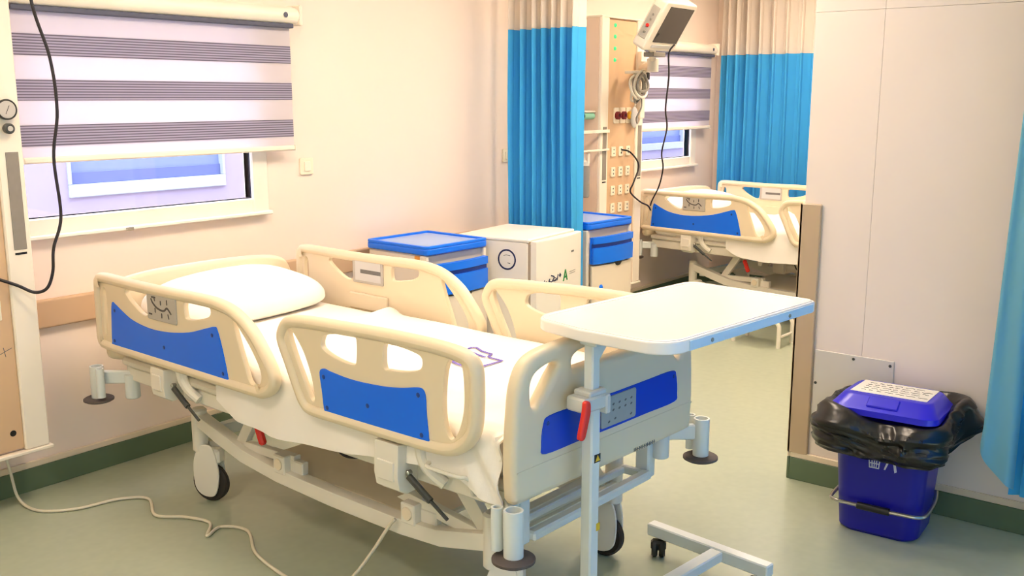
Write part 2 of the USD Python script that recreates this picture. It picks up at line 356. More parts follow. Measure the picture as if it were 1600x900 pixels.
# outside: the next prefabricated block with its windows
eb = thing('building', 'pale prefabricated block with blue glazed windows seen through the window glass', 'building', (0, 6.0, 0))
EX = [(3.15, 4.31), (6.3, 7.4), (9.95, 11.09)]
obj('wall', [bx(-4, EX[0][0], 0, 0.1, 0, 3.2, 0), bx(EX[0][1], EX[1][0], 0, 0.1, 0, 3.2, 0), bx(EX[1][1], EX[2][0], 0, 0.1, 0, 3.2, 0), bx(EX[2][1], 15, 0, 0.1, 0, 3.2, 0)] +
    [bx(a, b, 0, 0.1, 0, 0.99, 0) for a, b in EX] + [bx(a, b, 0, 0.1, 1.95, 3.2, 0) for a, b in EX], 'exterior_paint', eb)
for a, b in EX:
    f = obj('window', [bx(a, b, -0.02, 0.06, 0.98, 1.06, 0.004), bx(a, a + 0.02, -0.02, 0.06, 1.06, 1.95, 0.004), bx(b - 0.02, b, -0.02, 0.06, 1.06, 1.95, 0.004), bx(a, b, -0.02, 0.06, 1.9, 1.96, 0.004)], 'exterior_frame', eb)
    obj('window_glass', bx(a + 0.02, b - 0.02, 0.03, 0.04, 1.06, 1.9, 0), 'exterior_glass', f)
    obj('lower_rail', bx(a + 0.02, b - 0.02, 0.015, 0.03, 1.06, 1.135, 0.002), 'exterior_rail_shaded', f)
struct('added_shade_wall', bx(WD + 0.1, 16, WA, WA + 0.12, 0, 3.2, 0), 'exterior_paint')  # unseen wall added to shade the block opposite
struct('outside_ground', bx(-5, 16, WA + 0.12, 9, -0.2, -0.1, 0), 'exterior_ground', label='pale paving outside the windows')

# unseen ceiling light panels; the far-headwall and cool ones are added fill
def ceiling_light(x, y, m, where):
    t = thing('ceiling_light', f'square ceiling light panel {where}', 'ceiling light', (x, y, CEIL - 0.03), group='ceiling light panels')
    obj('frame', [bx(-0.31, -0.29, -0.31, 0.31, 0, 0.03), bx(0.29, 0.31, -0.31, 0.31, 0, 0.03), bx(-0.29, 0.29, -0.31, -0.29, 0, 0.03), bx(-0.29, 0.29, 0.29, 0.31, 0, 0.03)], 'metal_white', t)
    obj('diffuser', bx(-0.29, 0.29, -0.29, 0.29, 0.008, 0.02, 0), m, t)
for x, y, m, w in ((0.2, 2.3, 'lamp_warm', 'left of the near bed'), (2.1, 2.5, 'lamp_warm', 'above the near bed'), (3.45, 2.2, 'lamp_warm', 'by the end of the partition'), (4.4, 2.3, 'lamp_warm', 'above the gap between the beds'), (6.7, 2.75, 'lamp_far', 'above the far bed'), (5.2, 2.3, 'lamp_warm', 'in front of the far headwall panel, added to brighten the far bay'),
                   (5.9, 0.2, 'lamp_warm', 'behind the partition'), (0.8, -1.9, 'lamp_cool', 'behind the viewer, added as cool fill')):
    ceiling_light(x, y, m, w)

# ------------------------------------------------------------------ roller blinds
def blind(x0, x1, label, badge):
    t = thing('roller_blind', label, 'window blind', (0, 3.88, 0))
    obj('cassette', [tube([(x0 - 0.03, -0.005, 1.985), (x1 + 0.03, -0.005, 1.985)], 0.041, 20), bx(x0 - 0.03, x1 + 0.03, 0.0, 0.068, 1.955, 2.03, 0.006)], 'blind_box', t)
    for xe in (x0 - 0.044, x1 + 0.028): obj('end_cap', bx(xe, xe + 0.018, -0.052, 0.07, 1.938, 2.036, 0.008), 'blind_box', t)
    obj('cassette_lip', bx(x0 - 0.005, x1 + 0.005, -0.03, 0.03, 1.926, 1.9465, 0.003), 'blind_lip', t)
    b_ = obj('badge', mv(rot(lathe([(0, 0), (0.012, 0), (0.013, 0.002), (0, 0.003)], 20), 90, (1, 0, 0)), x1 - 0.055, -0.046, 1.985), 'blind_lip', t)
    zs = [(1.926, 1.842, 0), (1.842, 1.76, 1), (1.76, 1.668, 0), (1.668, 1.588, 1), (1.588, 1.492, 0), (1.492, 1.41, 1), (1.41, 1.366, 0)]
    for a, b, k in zs:
        obj('grey_band' if k else 'sheer_band', bx(x0, x1, -0.0015 - 0.001 * k, 0.0015 + 0.001 * k, b, a, 0), 'zebra' if k else 'sheer', t)
    obj('bottom_rail', [bx(x0, x1, -0.012, 0.012, 1.343, 1.368, 0.006)], 'blind_box', t)
    for xe in (x0 - 0.004, x1): obj('rail_cap', bx(xe, xe + 0.004, -0.013, 0.013, 1.342, 1.369, 0), 'upvc', t)
blind(1.862, 3.203, 'striped roller blind over the near window, grey and sheer bands, half lowered', True)
blind(6.42, 7.63, 'striped roller blind over the far window beside the blue curtain', False)

# ------------------------------------------------------------------ hospital bed
H_OUT = [(-1.075, 0.905), (-1.035, 0.922), (-0.866, 0.921), (-0.66, 0.92), (-0.505, 0.922), (-0.358, 0.925), (-0.241, 0.922), (-0.142, 0.902), (-0.049, 0.853), (0.019, 0.785), (0.064, 0.724), (0.074, 0.682), (0.055, 0.645), (0.01, 0.618), (-0.06, 0.61), (-0.44, 0.61), (-0.769, 0.61), (-1.02, 0.611), (-1.075, 0.623), (-1.093, 0.665), (-1.09, 0.74), (-1.088, 0.84), (-1.086, 0.883)]
H_SLOT1 = [(-1.022, 0.865), (-1.006, 0.845), (-1.008, 0.75), (-1.022, 0.672), (-1.032, 0.747), (-1.032, 0.826)]
H_HOLE1 = [(-0.855, 0.868), (-0.825, 0.885), (-0.76, 0.888), (-0.70, 0.884), (-0.694, 0.85), (-0.702, 0.802), (-0.74, 0.799), (-0.79, 0.82), (-0.832, 0.845)]
H_HOLE2 = [(-0.44, 0.884), (-0.361, 0.89), (-0.30, 0.888), (-0.283, 0.872), (-0.30, 0.85), (-0.368, 0.831), (-0.42, 0.824), (-0.445, 0.83)]
H_SLOT2 = [(-0.151, 0.862), (-0.115, 0.832), (-0.055, 0.772), (-0.012, 0.71), (-0.012, 0.67), (-0.04, 0.652), (-0.075, 0.66), (-0.105, 0.73), (-0.138, 0.81)]
H_BLUE = [(-0.955, 0.812), (-0.93, 0.81), (-0.885, 0.79), (-0.804, 0.764), (-0.682, 0.751), (-0.55, 0.757), (-0.422, 0.777), (-0.323, 0.805), (-0.26, 0.822), (-0.242, 0.812), (-0.217, 0.745), (-0.194, 0.652), (-0.204, 0.642), (-0.387, 0.642), (-0.696, 0.642), (-0.96, 0.642), (-0.974, 0.655), (-0.968, 0.735)]
H_SCR = [(-0.935, 0.785), (-0.272, 0.790), (-0.59, 0.694), (-0.218, 0.662), (-0.952, 0.662)]
F_OUT = [(0.092, 0.833), (0.105, 0.883), (0.145, 0.918), (0.237, 0.93), (0.42, 0.938), (0.589, 0.944), (0.746, 0.945), (0.857, 0.941), (0.928, 0.929), (0.962, 0.9), (0.971, 0.849), (0.968, 0.741), (0.95, 0.685), (0.911, 0.644), (0.86, 0.62), (0.78, 0.612), (0.578, 0.609), (0.359, 0.608), (0.247, 0.609), (0.2, 0.631), (0.168, 0.68), (0.128, 0.759)]
F_SLOT1 = [(0.157, 0.878), (0.185, 0.857), (0.225, 0.808), (0.257, 0.738), (0.270, 0.675), (0.262, 0.66), (0.244, 0.675), (0.214, 0.73), (0.179, 0.793), (0.153, 0.852)]
F_HOLE1 = [(0.318, 0.873), (0.345, 0.888), (0.405, 0.897), (0.462, 0.899), (0.476, 0.888), (0.473, 0.83), (0.458, 0.814), (0.388, 0.818), (0.318, 0.84)]
F_HOLE2 = [(0.596, 0.893), (0.625, 0.901), (0.68, 0.899), (0.735, 0.891), (0.751, 0.88), (0.750, 0.86), (0.732, 0.845), (0.68, 0.832), (0.618, 0.826), (0.594, 0.83)]
F_SLOT2 = [(0.858, 0.895), (0.885, 0.905), (0.904, 0.885), (0.911, 0.827), (0.908, 0.761), (0.890, 0.702), (0.867, 0.672), (0.850, 0.68), (0.836, 0.715), (0.832, 0.778), (0.841, 0.857)]
F_BLUE = [(0.305, 0.763), (0.325, 0.778), (0.358, 0.774), (0.456, 0.767), (0.583, 0.772), (0.664, 0.782), (0.735, 0.797), (0.758, 0.795), (0.768, 0.775), (0.771, 0.721), (0.778, 0.655), (0.768, 0.643), (0.578, 0.640), (0.342, 0.637), (0.322, 0.642), (0.313, 0.705)]
F_SCR = [(0.326, 0.752), (0.741, 0.776), (0.338, 0.655), (0.526, 0.7), (0.752, 0.66)]
B_OUT = [(0.0, 0.56), (-0.004, 0.66), (0.004, 0.78), (0.016, 0.856), (0.045, 0.908), (0.095, 0.934), (0.19, 0.944), (0.30, 0.948), (0.435, 0.949), (0.57, 0.948), (0.68, 0.944), (0.775, 0.934), (0.825, 0.908), (0.854, 0.856), (0.866, 0.78), (0.874, 0.66), (0.87, 0.56), (0.862, 0.534), (0.83, 0.528), (0.6, 0.527), (0.435, 0.527), (0.27, 0.527), (0.04, 0.528), (0.008, 0.534)]
B_HOLE1 = [(0.072, 0.795), (0.068, 0.845), (0.085, 0.875), (0.125, 0.890), (0.165, 0.895), (0.182, 0.884), (0.158, 0.858), (0.105, 0.797), (0.085, 0.784)]
B_HOLE2 = [(0.243, 0.872), (0.247, 0.893), (0.283, 0.906), (0.36, 0.912), (0.435, 0.913), (0.51, 0.912), (0.587, 0.906), (0.623, 0.893), (0.627, 0.872), (0.612, 0.86), (0.51, 0.861), (0.435, 0.861), (0.36, 0.861), (0.258, 0.86)]
B_BLUE = [(0.105, 0.672), (0.113, 0.732), (0.14, 0.752), (0.277, 0.752), (0.435, 0.751), (0.60, 0.752), (0.74, 0.752), (0.765, 0.732), (0.773, 0.672), (0.757, 0.646), (0.60, 0.645), (0.435, 0.644), (0.277, 0.645), (0.122, 0.646)]

def rail_mesh(out, holes):
    O_ = spline(out, 6, True); R = _ccw(O_, True)
    frame = plate(R, [R + _norms(R) * 0.040], 0.046, 0.0195, 4)
    web = plate(R + _norms(R) * 0.034, [spline(h, 5, True) for h in holes], 0.022, 0.006, 2)
    return frame, web
def keypad(w, h):
    """Ink of the rail's keypad: small keys in two rows and a reclining outline of a bed between them."""
    k = [[(-0.30 * w, 0.30 * h), (-0.18 * w, 0.30 * h)], [(-0.22 * w, 0.3 * h), (-0.2 * w, 0.2 * h)], [(0.0, 0.2 * h), (0.0, 0.1 * h)], [(0.22 * w, 0.28 * h), (0.22 * w, 0.15 * h)], [(-0.2 * w, -0.08 * h), (-0.2 * w, -0.2 * h)], [(0.02 * w, -0.22 * h), (0.02 * w, -0.34 * h)], [(0.24 * w, -0.2 * h), (0.26 * w, -0.32 * h)], [(-0.42 * w, -0.3 * h), (-0.33 * w, -0.3 * h)]]
    bed_ = [spline([(-0.32 * w, 0.22 * h), (-0.27 * w, 0.1 * h), (-0.14 * w, -0.04 * h), (0.02 * w, -0.1 * h), (0.12 * w, -0.08 * h), (0.22 * w, 0.02 * h), (0.34 * w, -0.14 * h)], 5)]
    return cat(strokes(k, 0.0065), strokes(bed_, 0.0075))

BED = thing('hospital_bed', 'cream hospital bed with blue side panels standing nearest, by the overbed table', 'hospital bed', (2.45, 2.58, 0), -92.0)
def build_bed(B):
    def rail(side, out, holes, blue, scr, ctrl, du=0.0, dz=0.0):
        sh = lambda L_: [(a + du, b + dz) for a, b in L_]
        out, holes, blue, scr = sh(out), [sh(h) for h in holes], sh(blue), sh(scr)
        if ctrl: ctrl = (ctrl[0] + du, ctrl[1] + du, ctrl[2] + dz, ctrl[3] + dz)
        s = -1 if side < 0 else 1
        y = 0.47 * s
        fr, web = rail_mesh(out, holes)
        r = obj('side_rail', [xz(fr, y), xz(web, y)], 'bed_plastic', B)
        bl = plate(spline(blue, 4, True), (), 0.006, 0.0025, 2); obj('accent_panel', xz(bl, y + s * 0.0125), 'accent_blue', r, label='blue accent panel')
        for u, z in scr: obj('screw', mv(rot(lathe([(0, 0), (0.006, 0), (0.0075, 0.0015), (0.004, 0.003), (0, 0.003)], 12), 90 if s < 0 else -90, (1, 0, 0)), u, y + s * 0.0148, z), 'screw_blue', r)
        if ctrl:
            u0, u1, z0, z1 = ctrl
            obj('control_panel', xz(plate(rrect(u0, u1, z0, z1, 0.008), (), 0.034, 0.004, 2), y), 'keypad_grey', r, label='grey control keypad')
            ink = keypad(u1 - u0, z1 - z0); ink = mv(xz(ink, 0), (u0 + u1) / 2, y - 0.0165 if s < 0 else y - 0.0165, (z0 + z1) / 2)
            if s < 0: stuff(obj('keypad_symbols', ink, 'keypad_ink', r))
            else:
                obj('inner_label', bx(u0 + 0.02, u1 - 0.012, y - 0.0185, y - 0.0165, z0 + 0.012, z1 - 0.012, 0), 'display_grey', r)
                obj('latch_plate', bx(u0 - 0.02, u1 + 0.03, y - 0.024, y - 0.010, z0 - 0.115, z0 - 0.045, 0.006), 'bed_plastic', r); obj('label_stripe', bx(u0 + 0.055, u1 - 0.012, y - 0.0195, y - 0.018, z0 + 0.045, z0 + 0.062, 0), 'ink_grey', r)
        return r
    for sd in (-1, 1):
        rail(sd, H_OUT, [H_SLOT1, H_HOLE1, H_HOLE2, H_SLOT2], H_BLUE, H_SCR, (-0.69, -0.495, 0.79, 0.899), *((0.07, 0.014) if sd > 0 else (0, 0)))
        rail(sd, F_OUT, [F_SLOT1, F_HOLE1, F_HOLE2, F_SLOT2], F_BLUE, F_SCR, None, *((0.045, -0.010) if sd > 0 else (0, 0)))
    # rail brackets: a white plastic housing, a pale arm and a dark gas spring
    for sd in (-1, 1):
        for u0, u1, zb in ((-0.70, -0.605, 0.475), (0.55, 0.655, 0.445)):
            prof = np.array([(0.405, 0.60), (0.487, 0.605), (0.492, zb + 0.06), (0.484, zb + 0.02), (0.455, zb), (0.405, zb + 0.005)])
            m = plate(_ccw(prof[:, [0, 1]] * [sd, 1]), (), u1 - u0, 0.007, 2)
            k = obj('rail_bracket', yz(m, (u0 + u1) / 2), 'metal_white', B)
            obj('bracket_lid', bx(u0 + 0.018, u1 - 0.016, *sorted((sd * 0.4865, sd * 0.4945)), zb + 0.045, zb + 0.105, 0.002), 'metal_white', k)
            gx = u1 + 0.01; dz = 0.53 if u0 < 0 else 0.505
            obj('gas_spring', [seg((gx, sd * 0.455, dz), (gx + 0.085, sd * 0.452, dz - 0.055), 0.0105, 10), seg((gx + 0.085, sd * 0.452, dz - 0.055), (gx + 0.15, sd * 0.45, dz - 0.095), 0.0055, 8)], 'steel_dark', k)
            obj('swing_arm', tube(spline([(u1 + 0.055, sd * 0.45, 0.615), (u1 + 0.06, sd * 0.445, 0.57), (u1 + 0.085, sd * 0.435, 0.53), (u1 + 0.125, sd * 0.42, 0.5)], 6), 0.019, 10), 'metal_white', k)
            obj('spring_bolt', mv(rot(cyl(0.008, 0, 0.02, 12), 90, (1, 0, 0)), gx, sd * 0.455 + 0.01, dz + 0.012), 'steel', k)
    # footboard and headboard
    def turn(m): return mv(rot(m, -2.0, (0, 0, 1)), 1.06, -0.47, 0)
    O_ = spline(B_OUT, 5, True)
    fb = yz(plate(O_, [spline(B_HOLE1, 5, True), spline(B_HOLE2, 5, True), spline([(0.87 - a, b) for a, b in B_HOLE1], 5, True)], 0.05, 0.018, 4), 0.0)
    f = obj('footboard', turn(fb), 'bed_plastic', B)
    obj('accent_panel', turn(yz(plate(spline(B_BLUE, 4, True), (), 0.006, 0.0025, 2), 0.0255)), 'accent_blue_shaded', f, label='blue accent panel with shade painted into its colour')
    obj('control_panel', turn(yz(plate(rrect(0.365, 0.538, 0.654, 0.745, 0.008), (), 0.006, 0.002, 2), 0.0300)), 'panel_slate', f, label='grey control keypad')
    keys = [(0.39 + 0.03 * i, 0.70 + 0.018 * j) for i in range(5) for j in range(2)] + [(0.40, 0.668), (0.43, 0.672), (0.51, 0.668)]
    stuff(obj('keypad_symbols', turn(yz(strokes([[(a, b), (a + 0.004, b + 0.002)] for a, b in keys], 0.005), 0.0328)), 'ink_grey', f))
    groove = strokes([[(0.01, 0.621), (0.862, 0.621)]], 0.005, 0.002); obj('moulded_ridge', turn(yz(groove, 0.0245)), 'bed_plastic', f)
    rr = np.random.default_rng(3); bars = []
    xx = 0.545
    while xx < 0.655:
        w_ = rr.uniform(0.002, 0.007); bars.append([(xx, 0.536), (xx, 0.546)]); bars.append([(xx + 0.002, 0.5405), (xx + w_, 0.5405)]); xx += w_ + 0.005
    stuff(obj('type_label', turn(yz(strokes(bars, 0.0028), 0.0248)), 'ink_grey', f))
    for a, b in ((0.13, 0.732), (0.75, 0.732)): obj('screw', turn(mv(rot(lathe([(0, 0), (0.007, 0), (0.005, 0.002), (0, 0.002)], 12), 90, (0, 1, 0)), 0.0282, a, b)), 'screw_blue', f)
    HB = [(-0.44, 0.56), (-0.455, 0.66), (-0.452, 0.78), (-0.43, 0.845), (-0.38, 0.882), (-0.27, 0.9), (-0.1, 0.906), (0.1, 0.906), (0.27, 0.9), (0.38, 0.882), (0.43, 0.845), (0.452, 0.78), (0.455, 0.66), (0.44, 0.56), (0.2, 0.55), (-0.2, 0.55)]
    obj('headboard', yz(plate(spline(HB, 6, True), [], 0.044, 0.018, 4), -1.06), 'bed_plastic', B)
    # mattress platform and upper frame
    for sd in (-1, 1): obj('frame_rail', bx(-1.02, 1.02, *sorted((sd * 0.37, sd * 0.41)), 0.475, 0.535, 0.006), 'metal_white', B)
    for u in (-1.0, -0.45, 0.1, 0.62, 0.99): obj('frame_crossbar', bx(u - 0.02, u + 0.02, -0.37, 0.37, 0.48, 0.53, 0.005), 'metal_white', B)
    for u0, u1 in ((-1.02, -0.27), (-0.25, 0.03), (0.05, 0.42), (0.44, 1.02)):
        obj('platform_panel', bx(u0, u1, -0.43, 0.43, 0.54, 0.572, 0.01), 'metal_white', B)
    # corner bumpers: a diagonal arm, two accessory tubes, a rubber disc and a stub
    for su in (-1, 1):
        for sv in (-1, 1):
            a, b = np.array([su * 1.0, sv * 0.40]), np.array([su * 1.10, sv * 0.495]); c = (a + b) / 2; L = np.linalg.norm(b - a)
            arm = rot(bx(-L / 2 - 0.02, L / 2, -0.012, 0.012, 0.462, 0.515, 0.005), math.degrees(math.atan2(b[1] - a[1], b[0] - a[0])), (0, 0, 1))
            k = obj('bumper_arm', mv(arm, c[0], c[1], 0), 'metal_cool', B)
            def pipe(r, z0, z1): return lathe([(r - 0.006, z1 - 0.06), (r - 0.006, z1), (r, z1), (r, z0), (0, z0), (0, z1 - 0.06), (r - 0.006, z1 - 0.06)], 24)
            obj('holder_tube', mv(pipe(0.027, 0.405, 0.535), b[0], b[1], 0), 'metal_cool', k)
            obj('holder_tube', mv(pipe(0.016, 0.415, 0.535), b[0] - su * 0.048, b[1] + sv * 0.012, 0), 'metal_cool', k)
            obj('bumper_disc', mv(lathe([(0, 0.388), (0.05, 0.388), (0.059, 0.393), (0.059, 0.4), (0.05, 0.405), (0, 0.405)], 28), b[0], b[1], 0), 'rubber_grey', k)
            obj('corner_stub', mv(cyl(0.029, 0.40, 0.50), a[0], a[1], 0), 'metal_cool', k)
    # base
    top = [(-0.72, 0.37), (-0.56, 0.33), (-0.40, 0.29), (-0.2, 0.268), (0.1, 0.26), (0.45, 0.26), (0.62, 0.27), (0.84, 0.322)]
    bot = [(0.84, 0.265), (0.64, 0.218), (0.46, 0.206), (0.1, 0.205), (-0.2, 0.215), (-0.42, 0.238), (-0.58, 0.278), (-0.72, 0.32)]
    for y in (-0.28, 0.34):
        obj('base_beam', xz(plate(np.array(top + bot), (), 0.05, 0.004, 2), y), 'metal_white', B)
        for u in (-0.17, 0.50):
            k = obj('pivot_block', [bx(u - 0.032, u + 0.032, y - 0.03, y + 0.03, 0.255, 0.325, 0.004), bx(u + 0.02, u + 0.10, y + 0.0, y + 0.03, 0.262, 0.31, 0.004)], 'metal_white', B)
            obj('pivot_cap', mv(rot(cyl(0.022, 0, 0.006, 20), 90, (1, 0, 0)), u, y - 0.029, 0.292), 'deck_beige', k)
    obj('base_cover', bx(-0.36, 0.54, -0.255, 0.315, 0.236, 0.258, 0.008), 'deck_beige', B)
    for u in (-0.66, 0.80): obj('base_crossbar', bx(u - 0.022, u + 0.022, -0.255, 0.315, 0.27, 0.318, 0.004), 'metal_cool', B)
    # lifting arms
    for y in (-0.262, 0.30):
        obj('lift_arm', [xz(plate(_ccw([(0.42, 0.315), (0.47, 0.345), (0.84, 0.30), (0.83, 0.262), (0.80, 0.262)]), (), 0.03, 0.004, 2), y)], 'metal_white', B)
        obj('lift_arm', [xz(plate(_ccw([(0.62, 0.475), (0.70, 0.475), (0.84, 0.31), (0.79, 0.285)]), (), 0.03, 0.004, 2), y)], 'metal_white', B)
        obj('lift_arm', [xz(plate(_ccw([(-0.48, 0.30), (-0.43, 0.29), (-0.30, 0.475), (-0.36, 0.475)]), (), 0.03, 0.004, 2), y)], 'metal_white', B)
        obj('lift_arm', [xz(plate(_ccw([(-0.46, 0.31), (-0.44, 0.28), (-0.12, 0.285), (-0.12, 0.325)]), (), 0.03, 0.004, 2), y)], 'metal_white', B)
    obj('actuator', [seg((-0.12, 0.03, 0.36), (0.30, 0.03, 0.40), 0.03, 16), seg((0.30, 0.03, 0.40), (0.56, 0.03, 0.44), 0.013, 12), bx(-0.2, -0.1, -0.02, 0.08, 0.32, 0.43, 0.008)], 'metal_white', B)
    obj('control_box', bx(0.05, 0.4, -0.12, 0.1, 0.44, 0.478, 0.008), 'metal_white', B)
    for sd in (-1, 1):
        obj('cpr_handle', rot(bx(-0.25, -0.222, *sorted((sd * 0.335, sd * 0.36)), 0.362, 0.455, 0.008), -24, (0, 1, 0), (-0.236, 0, 0.45)), 'red_plastic', B, label='red release handle')
        obj('drop_pin', mv(cyl(0.013, 0.425, 0.475, 14), -0.12, sd * 0.33, 0), 'metal_white', B)
    obj('under_cable', tube(spline([(0.13, -0.3, 0.48), (0.15, -0.3, 0.43), (0.2, -0.3, 0.41), (0.28, -0.29, 0.425), (0.36, -0.27, 0.47)], 6), 0.005, 8), 'cord_black', B)
    for u in (0.16, 0.3): obj('hang_wire', seg((u, -0.27, 0.40), (u, -0.27, 0.49), 0.003, 8), 'metal_white', B)
    for sd in (-1, 1):
        obj('hook_rail', tube(spline([(0.745, sd * 0.44, 0.565), (0.75, sd * 0.462, 0.567), (0.775, sd * 0.480, 0.567), (0.88, sd * 0.480, 0.567), (0.902, sd * 0.462, 0.562), (0.906, sd * 0.45, 0.545), (0.906, sd * 0.44, 0.51), (0.906, sd * 0.4, 0.50)], 6), 0.006, 10), 'metal_white', B)
    # footend pull-out rack and brake bar
    rack = np.array([(0.90, -0.27), (0.985, -0.29), (0.985, 0.36), (0.90, 0.34)])
    obj('pull_rack', [bx(0.965, 1.0, -0.28, 0.35, 0.335, 0.365, 0.006), bx(0.885, 0.905, -0.26, 0.33, 0.337, 0.362, 0.004), bx(0.885, 0.97, -0.28, -0.255, 0.337, 0.363, 0.004), bx(0.885, 0.97, 0.325, 0.35, 0.337, 0.363, 0.004)], 'metal_cool', B)
    obj('rack_post', bx(0.93, 0.985, -0.33, -0.28, 0.33, 0.50, 0.006), 'metal_cool', B); obj('rack_post', bx(0.93, 0.985, 0.35, 0.395, 0.33, 0.50, 0.006), 'metal_cool', B)
    obj('brake_bar', bx(0.855, 0.88, -0.26, 0.33, 0.275, 0.30, 0.004), 'metal_cool', B)
    obj('brake_button', mv(rot(cyl(0.011, 0, 0.012, 14), 90, (0, 1, 0)), 0.88, 0.02, 0.288), 'red_plastic', B)
    # castors
    for u, v, tu, tv in ((-0.72, -0.28, 0.036, 0.016), (-0.72, 0.34, 0.036, 0.016), (0.84, -0.28, 0.038, 0.018), (0.84, 0.36, -0.036, -0.004)):
        k = obj('castor', [mv(cyl(0.031, 0.205, 0.385, 24, 0.008), u, v, 0)], 'metal_white', B)
        c = np.array([u + tu, v + tv, 0.078]); ang = math.degrees(math.atan2(tv, tu))
        wheel = lathe([(0, -0.014), (0.055, -0.016), (0.071, -0.015), (0.078, -0.008), (0.078, 0.008), (0.071, 0.015), (0.055, 0.016), (0, 0.014)], 36)
        wheel = mv(rot(rot(wheel, 90, (1, 0, 0)), ang, (0, 0, 1)), *c)
        obj('wheel', wheel, 'rubber', k)
        prof = spline([(-0.052, 0.028), (-0.048, 0.085), (-0.03, 0.15), (0.0, 0.165), (0.035, 0.15), (0.06, 0.09), (0.06, 0.0), (0.04, -0.04), (0.0, -0.055), (-0.035, -0.04)], 5, True) - [0, 0.0]
        # the plastic cheeks hide most of the wheel's sides
        sh = [mv(xz(plate(prof * [-1, 1], (), 0.010, 0.004, 2), s * 0.024), 0, 0, 0) for s in (-1, 1)] + [bx(0.0, 0.055, -0.024, 0.024, 0.085, 0.145, 0.008)]
        sh = mv(rot(cat(*sh), ang, (0, 0, 1)), c[0], c[1], c[2])
        obj('wheel_housing', sh, 'metal_white', k)
build_bed(BED)

# bedding, in the bed's frame
def mattress_mesh():
    rows = []; n = 40
    o = rrect(-1.0, 1.015, -0.43, 0.43, 0.06, 8)
    P = []
    for i, (ins, z) in enumerate(((0.02, 0.572), (0.0, 0.59), (0.0, 0.66), (0.006, 0.682), (0.02, 0.696), (0.05, 0.703), (0.12, 0.706))):
        R = _ccw(o); P.append(np.column_stack([R + _norms(R) * ins, np.full(len(R), z)]))
    m = len(P[0]); V = np.vstack(P + [np.array([[0, 0, 0.707], [0, 0, 0.572]])]); F = []
    for r in range(len(P) - 1):
        for k in range(m):
            l = (k + 1) % m; F += [[r * m + k, r * m + l, (r + 1) * m + l], [r * m + k, (r + 1) * m + l, (r + 1) * m + k]]
    a = len(V) - 2
    for k in range(m):
        l = (k + 1) % m; F += [[(len(P) - 1) * m + k, (len(P) - 1) * m + l, a], [l, k, a + 1]]
    return trimesh.Trimesh(V, F, process=False)
def sheet_mesh(seed=1):
    """The top sheet: lies over the mattress from the pillow fold to the foot and hangs down both long sides."""
    nu, na = 120, 110
    us = np.linspace(-0.335, 1.02, nu)
    hem_u = [-0.335, -0.28, -0.2, -0.02, 0.25, 0.52, 0.66, 0.80, 0.95, 1.02]; hem_z = [0.535, 0.508, 0.485, 0.472, 0.49, 0.525, 0.545, 0.555, 0.55, 0.56]
    P = np.zeros((nu, na, 3))
    for i, u in enumerate(us):
        z0 = float(np.interp(u, hem_u, hem_z)); z1 = 0.60
        pts = [(-0.447, z0), (-0.446, 0.60), (-0.446, 0.665), (-0.437, 0.694), (-0.41, 0.709), (-0.36, 0.7135), (0.0, 0.714), (0.36, 0.7135), (0.41, 0.709), (0.437, 0.694), (0.446, 0.665), (0.447, z1)]
        q = spline(pts, 12); d = np.r_[0, np.cumsum(np.linalg.norm(np.diff(q, axis=0), axis=1))]; s = np.linspace(0, d[-1], na)
        edge = u + 0.012 * math.sin(3.0 * u)
        P[i, :, 0] = u; P[i, :, 1] = np.interp(s, d, q[:, 0]); P[i, :, 2] = np.interp(s, d, q[:, 1])
    x, y, z = P[..., 0], P[..., 1], P[..., 2]
    nn = meshkit.fbm(np.stack([x * 2.2 + seed, y * 3.0, z * 3], -1), 3, seed)
    P[..., 2] += np.where(z > 0.69, 0.016 * (nn - 0.5) + 0.002, 0)
    fold = np.exp(-((x + 0.335) / 0.04) ** 2); P[..., 2] += np.where(z > 0.70, 0.018 * fold * (0.7 + 0.6 * np.sin(y * 9 + 1) ** 2), 0)
    P[0, :, 0] += np.where(np.abs(y[0]) < 0.43, 0.02 * (meshkit.noise(np.stack([y[0] * 4, y[0] * 0 + 3, y[0] * 0], -1), 5) - 0.5), 0)
    side = z < 0.64
    wob = np.where(side, (0.66 - z) * 0.10 * (np.sin(x * 23) * 0.4 + 1.6 * (meshkit.fbm(np.stack([x * 6, z * 3, z * 0 + seed], -1), 2, seed) - 0.45)), 0)
    P[..., 1] += np.sign(y) * np.clip(wob, -0.004, 0.012)
    # gathered corner at the foot
    corner = np.clip((x - 0.86) / 0.16, 0, 1) * (z < 0.70) * (y < 0)
    P[..., 2] -= corner * np.clip((0.70 - z) / 0.14, 0, 1) * 0.055
    P[..., 1] -= corner * 0.012 * (1 + np.sin((x * 60 + z * 50)))
    return thick(P, 0.005)
def emblem():
    L = [[(0.344, 0.157), (0.341, 0.175), (0.353, 0.186), (0.403, 0.16), (0.458, 0.151), (0.472, 0.118), (0.488, 0.112), (0.543, 0.108), (0.542, 0.05), (0.537, 0.0), (0.50, -0.03), (0.45, -0.02), (0.419, -0.009), (0.42, 0.012), (0.452, 0.0)], [(0.396, 0.124), (0.422, 0.115), (0.465, 0.106)], [(0.37, 0.10), (0.36, 0.06), (0.38, 0.03)]]
    m = strokes(L, 0.0085, 0.0015); return m
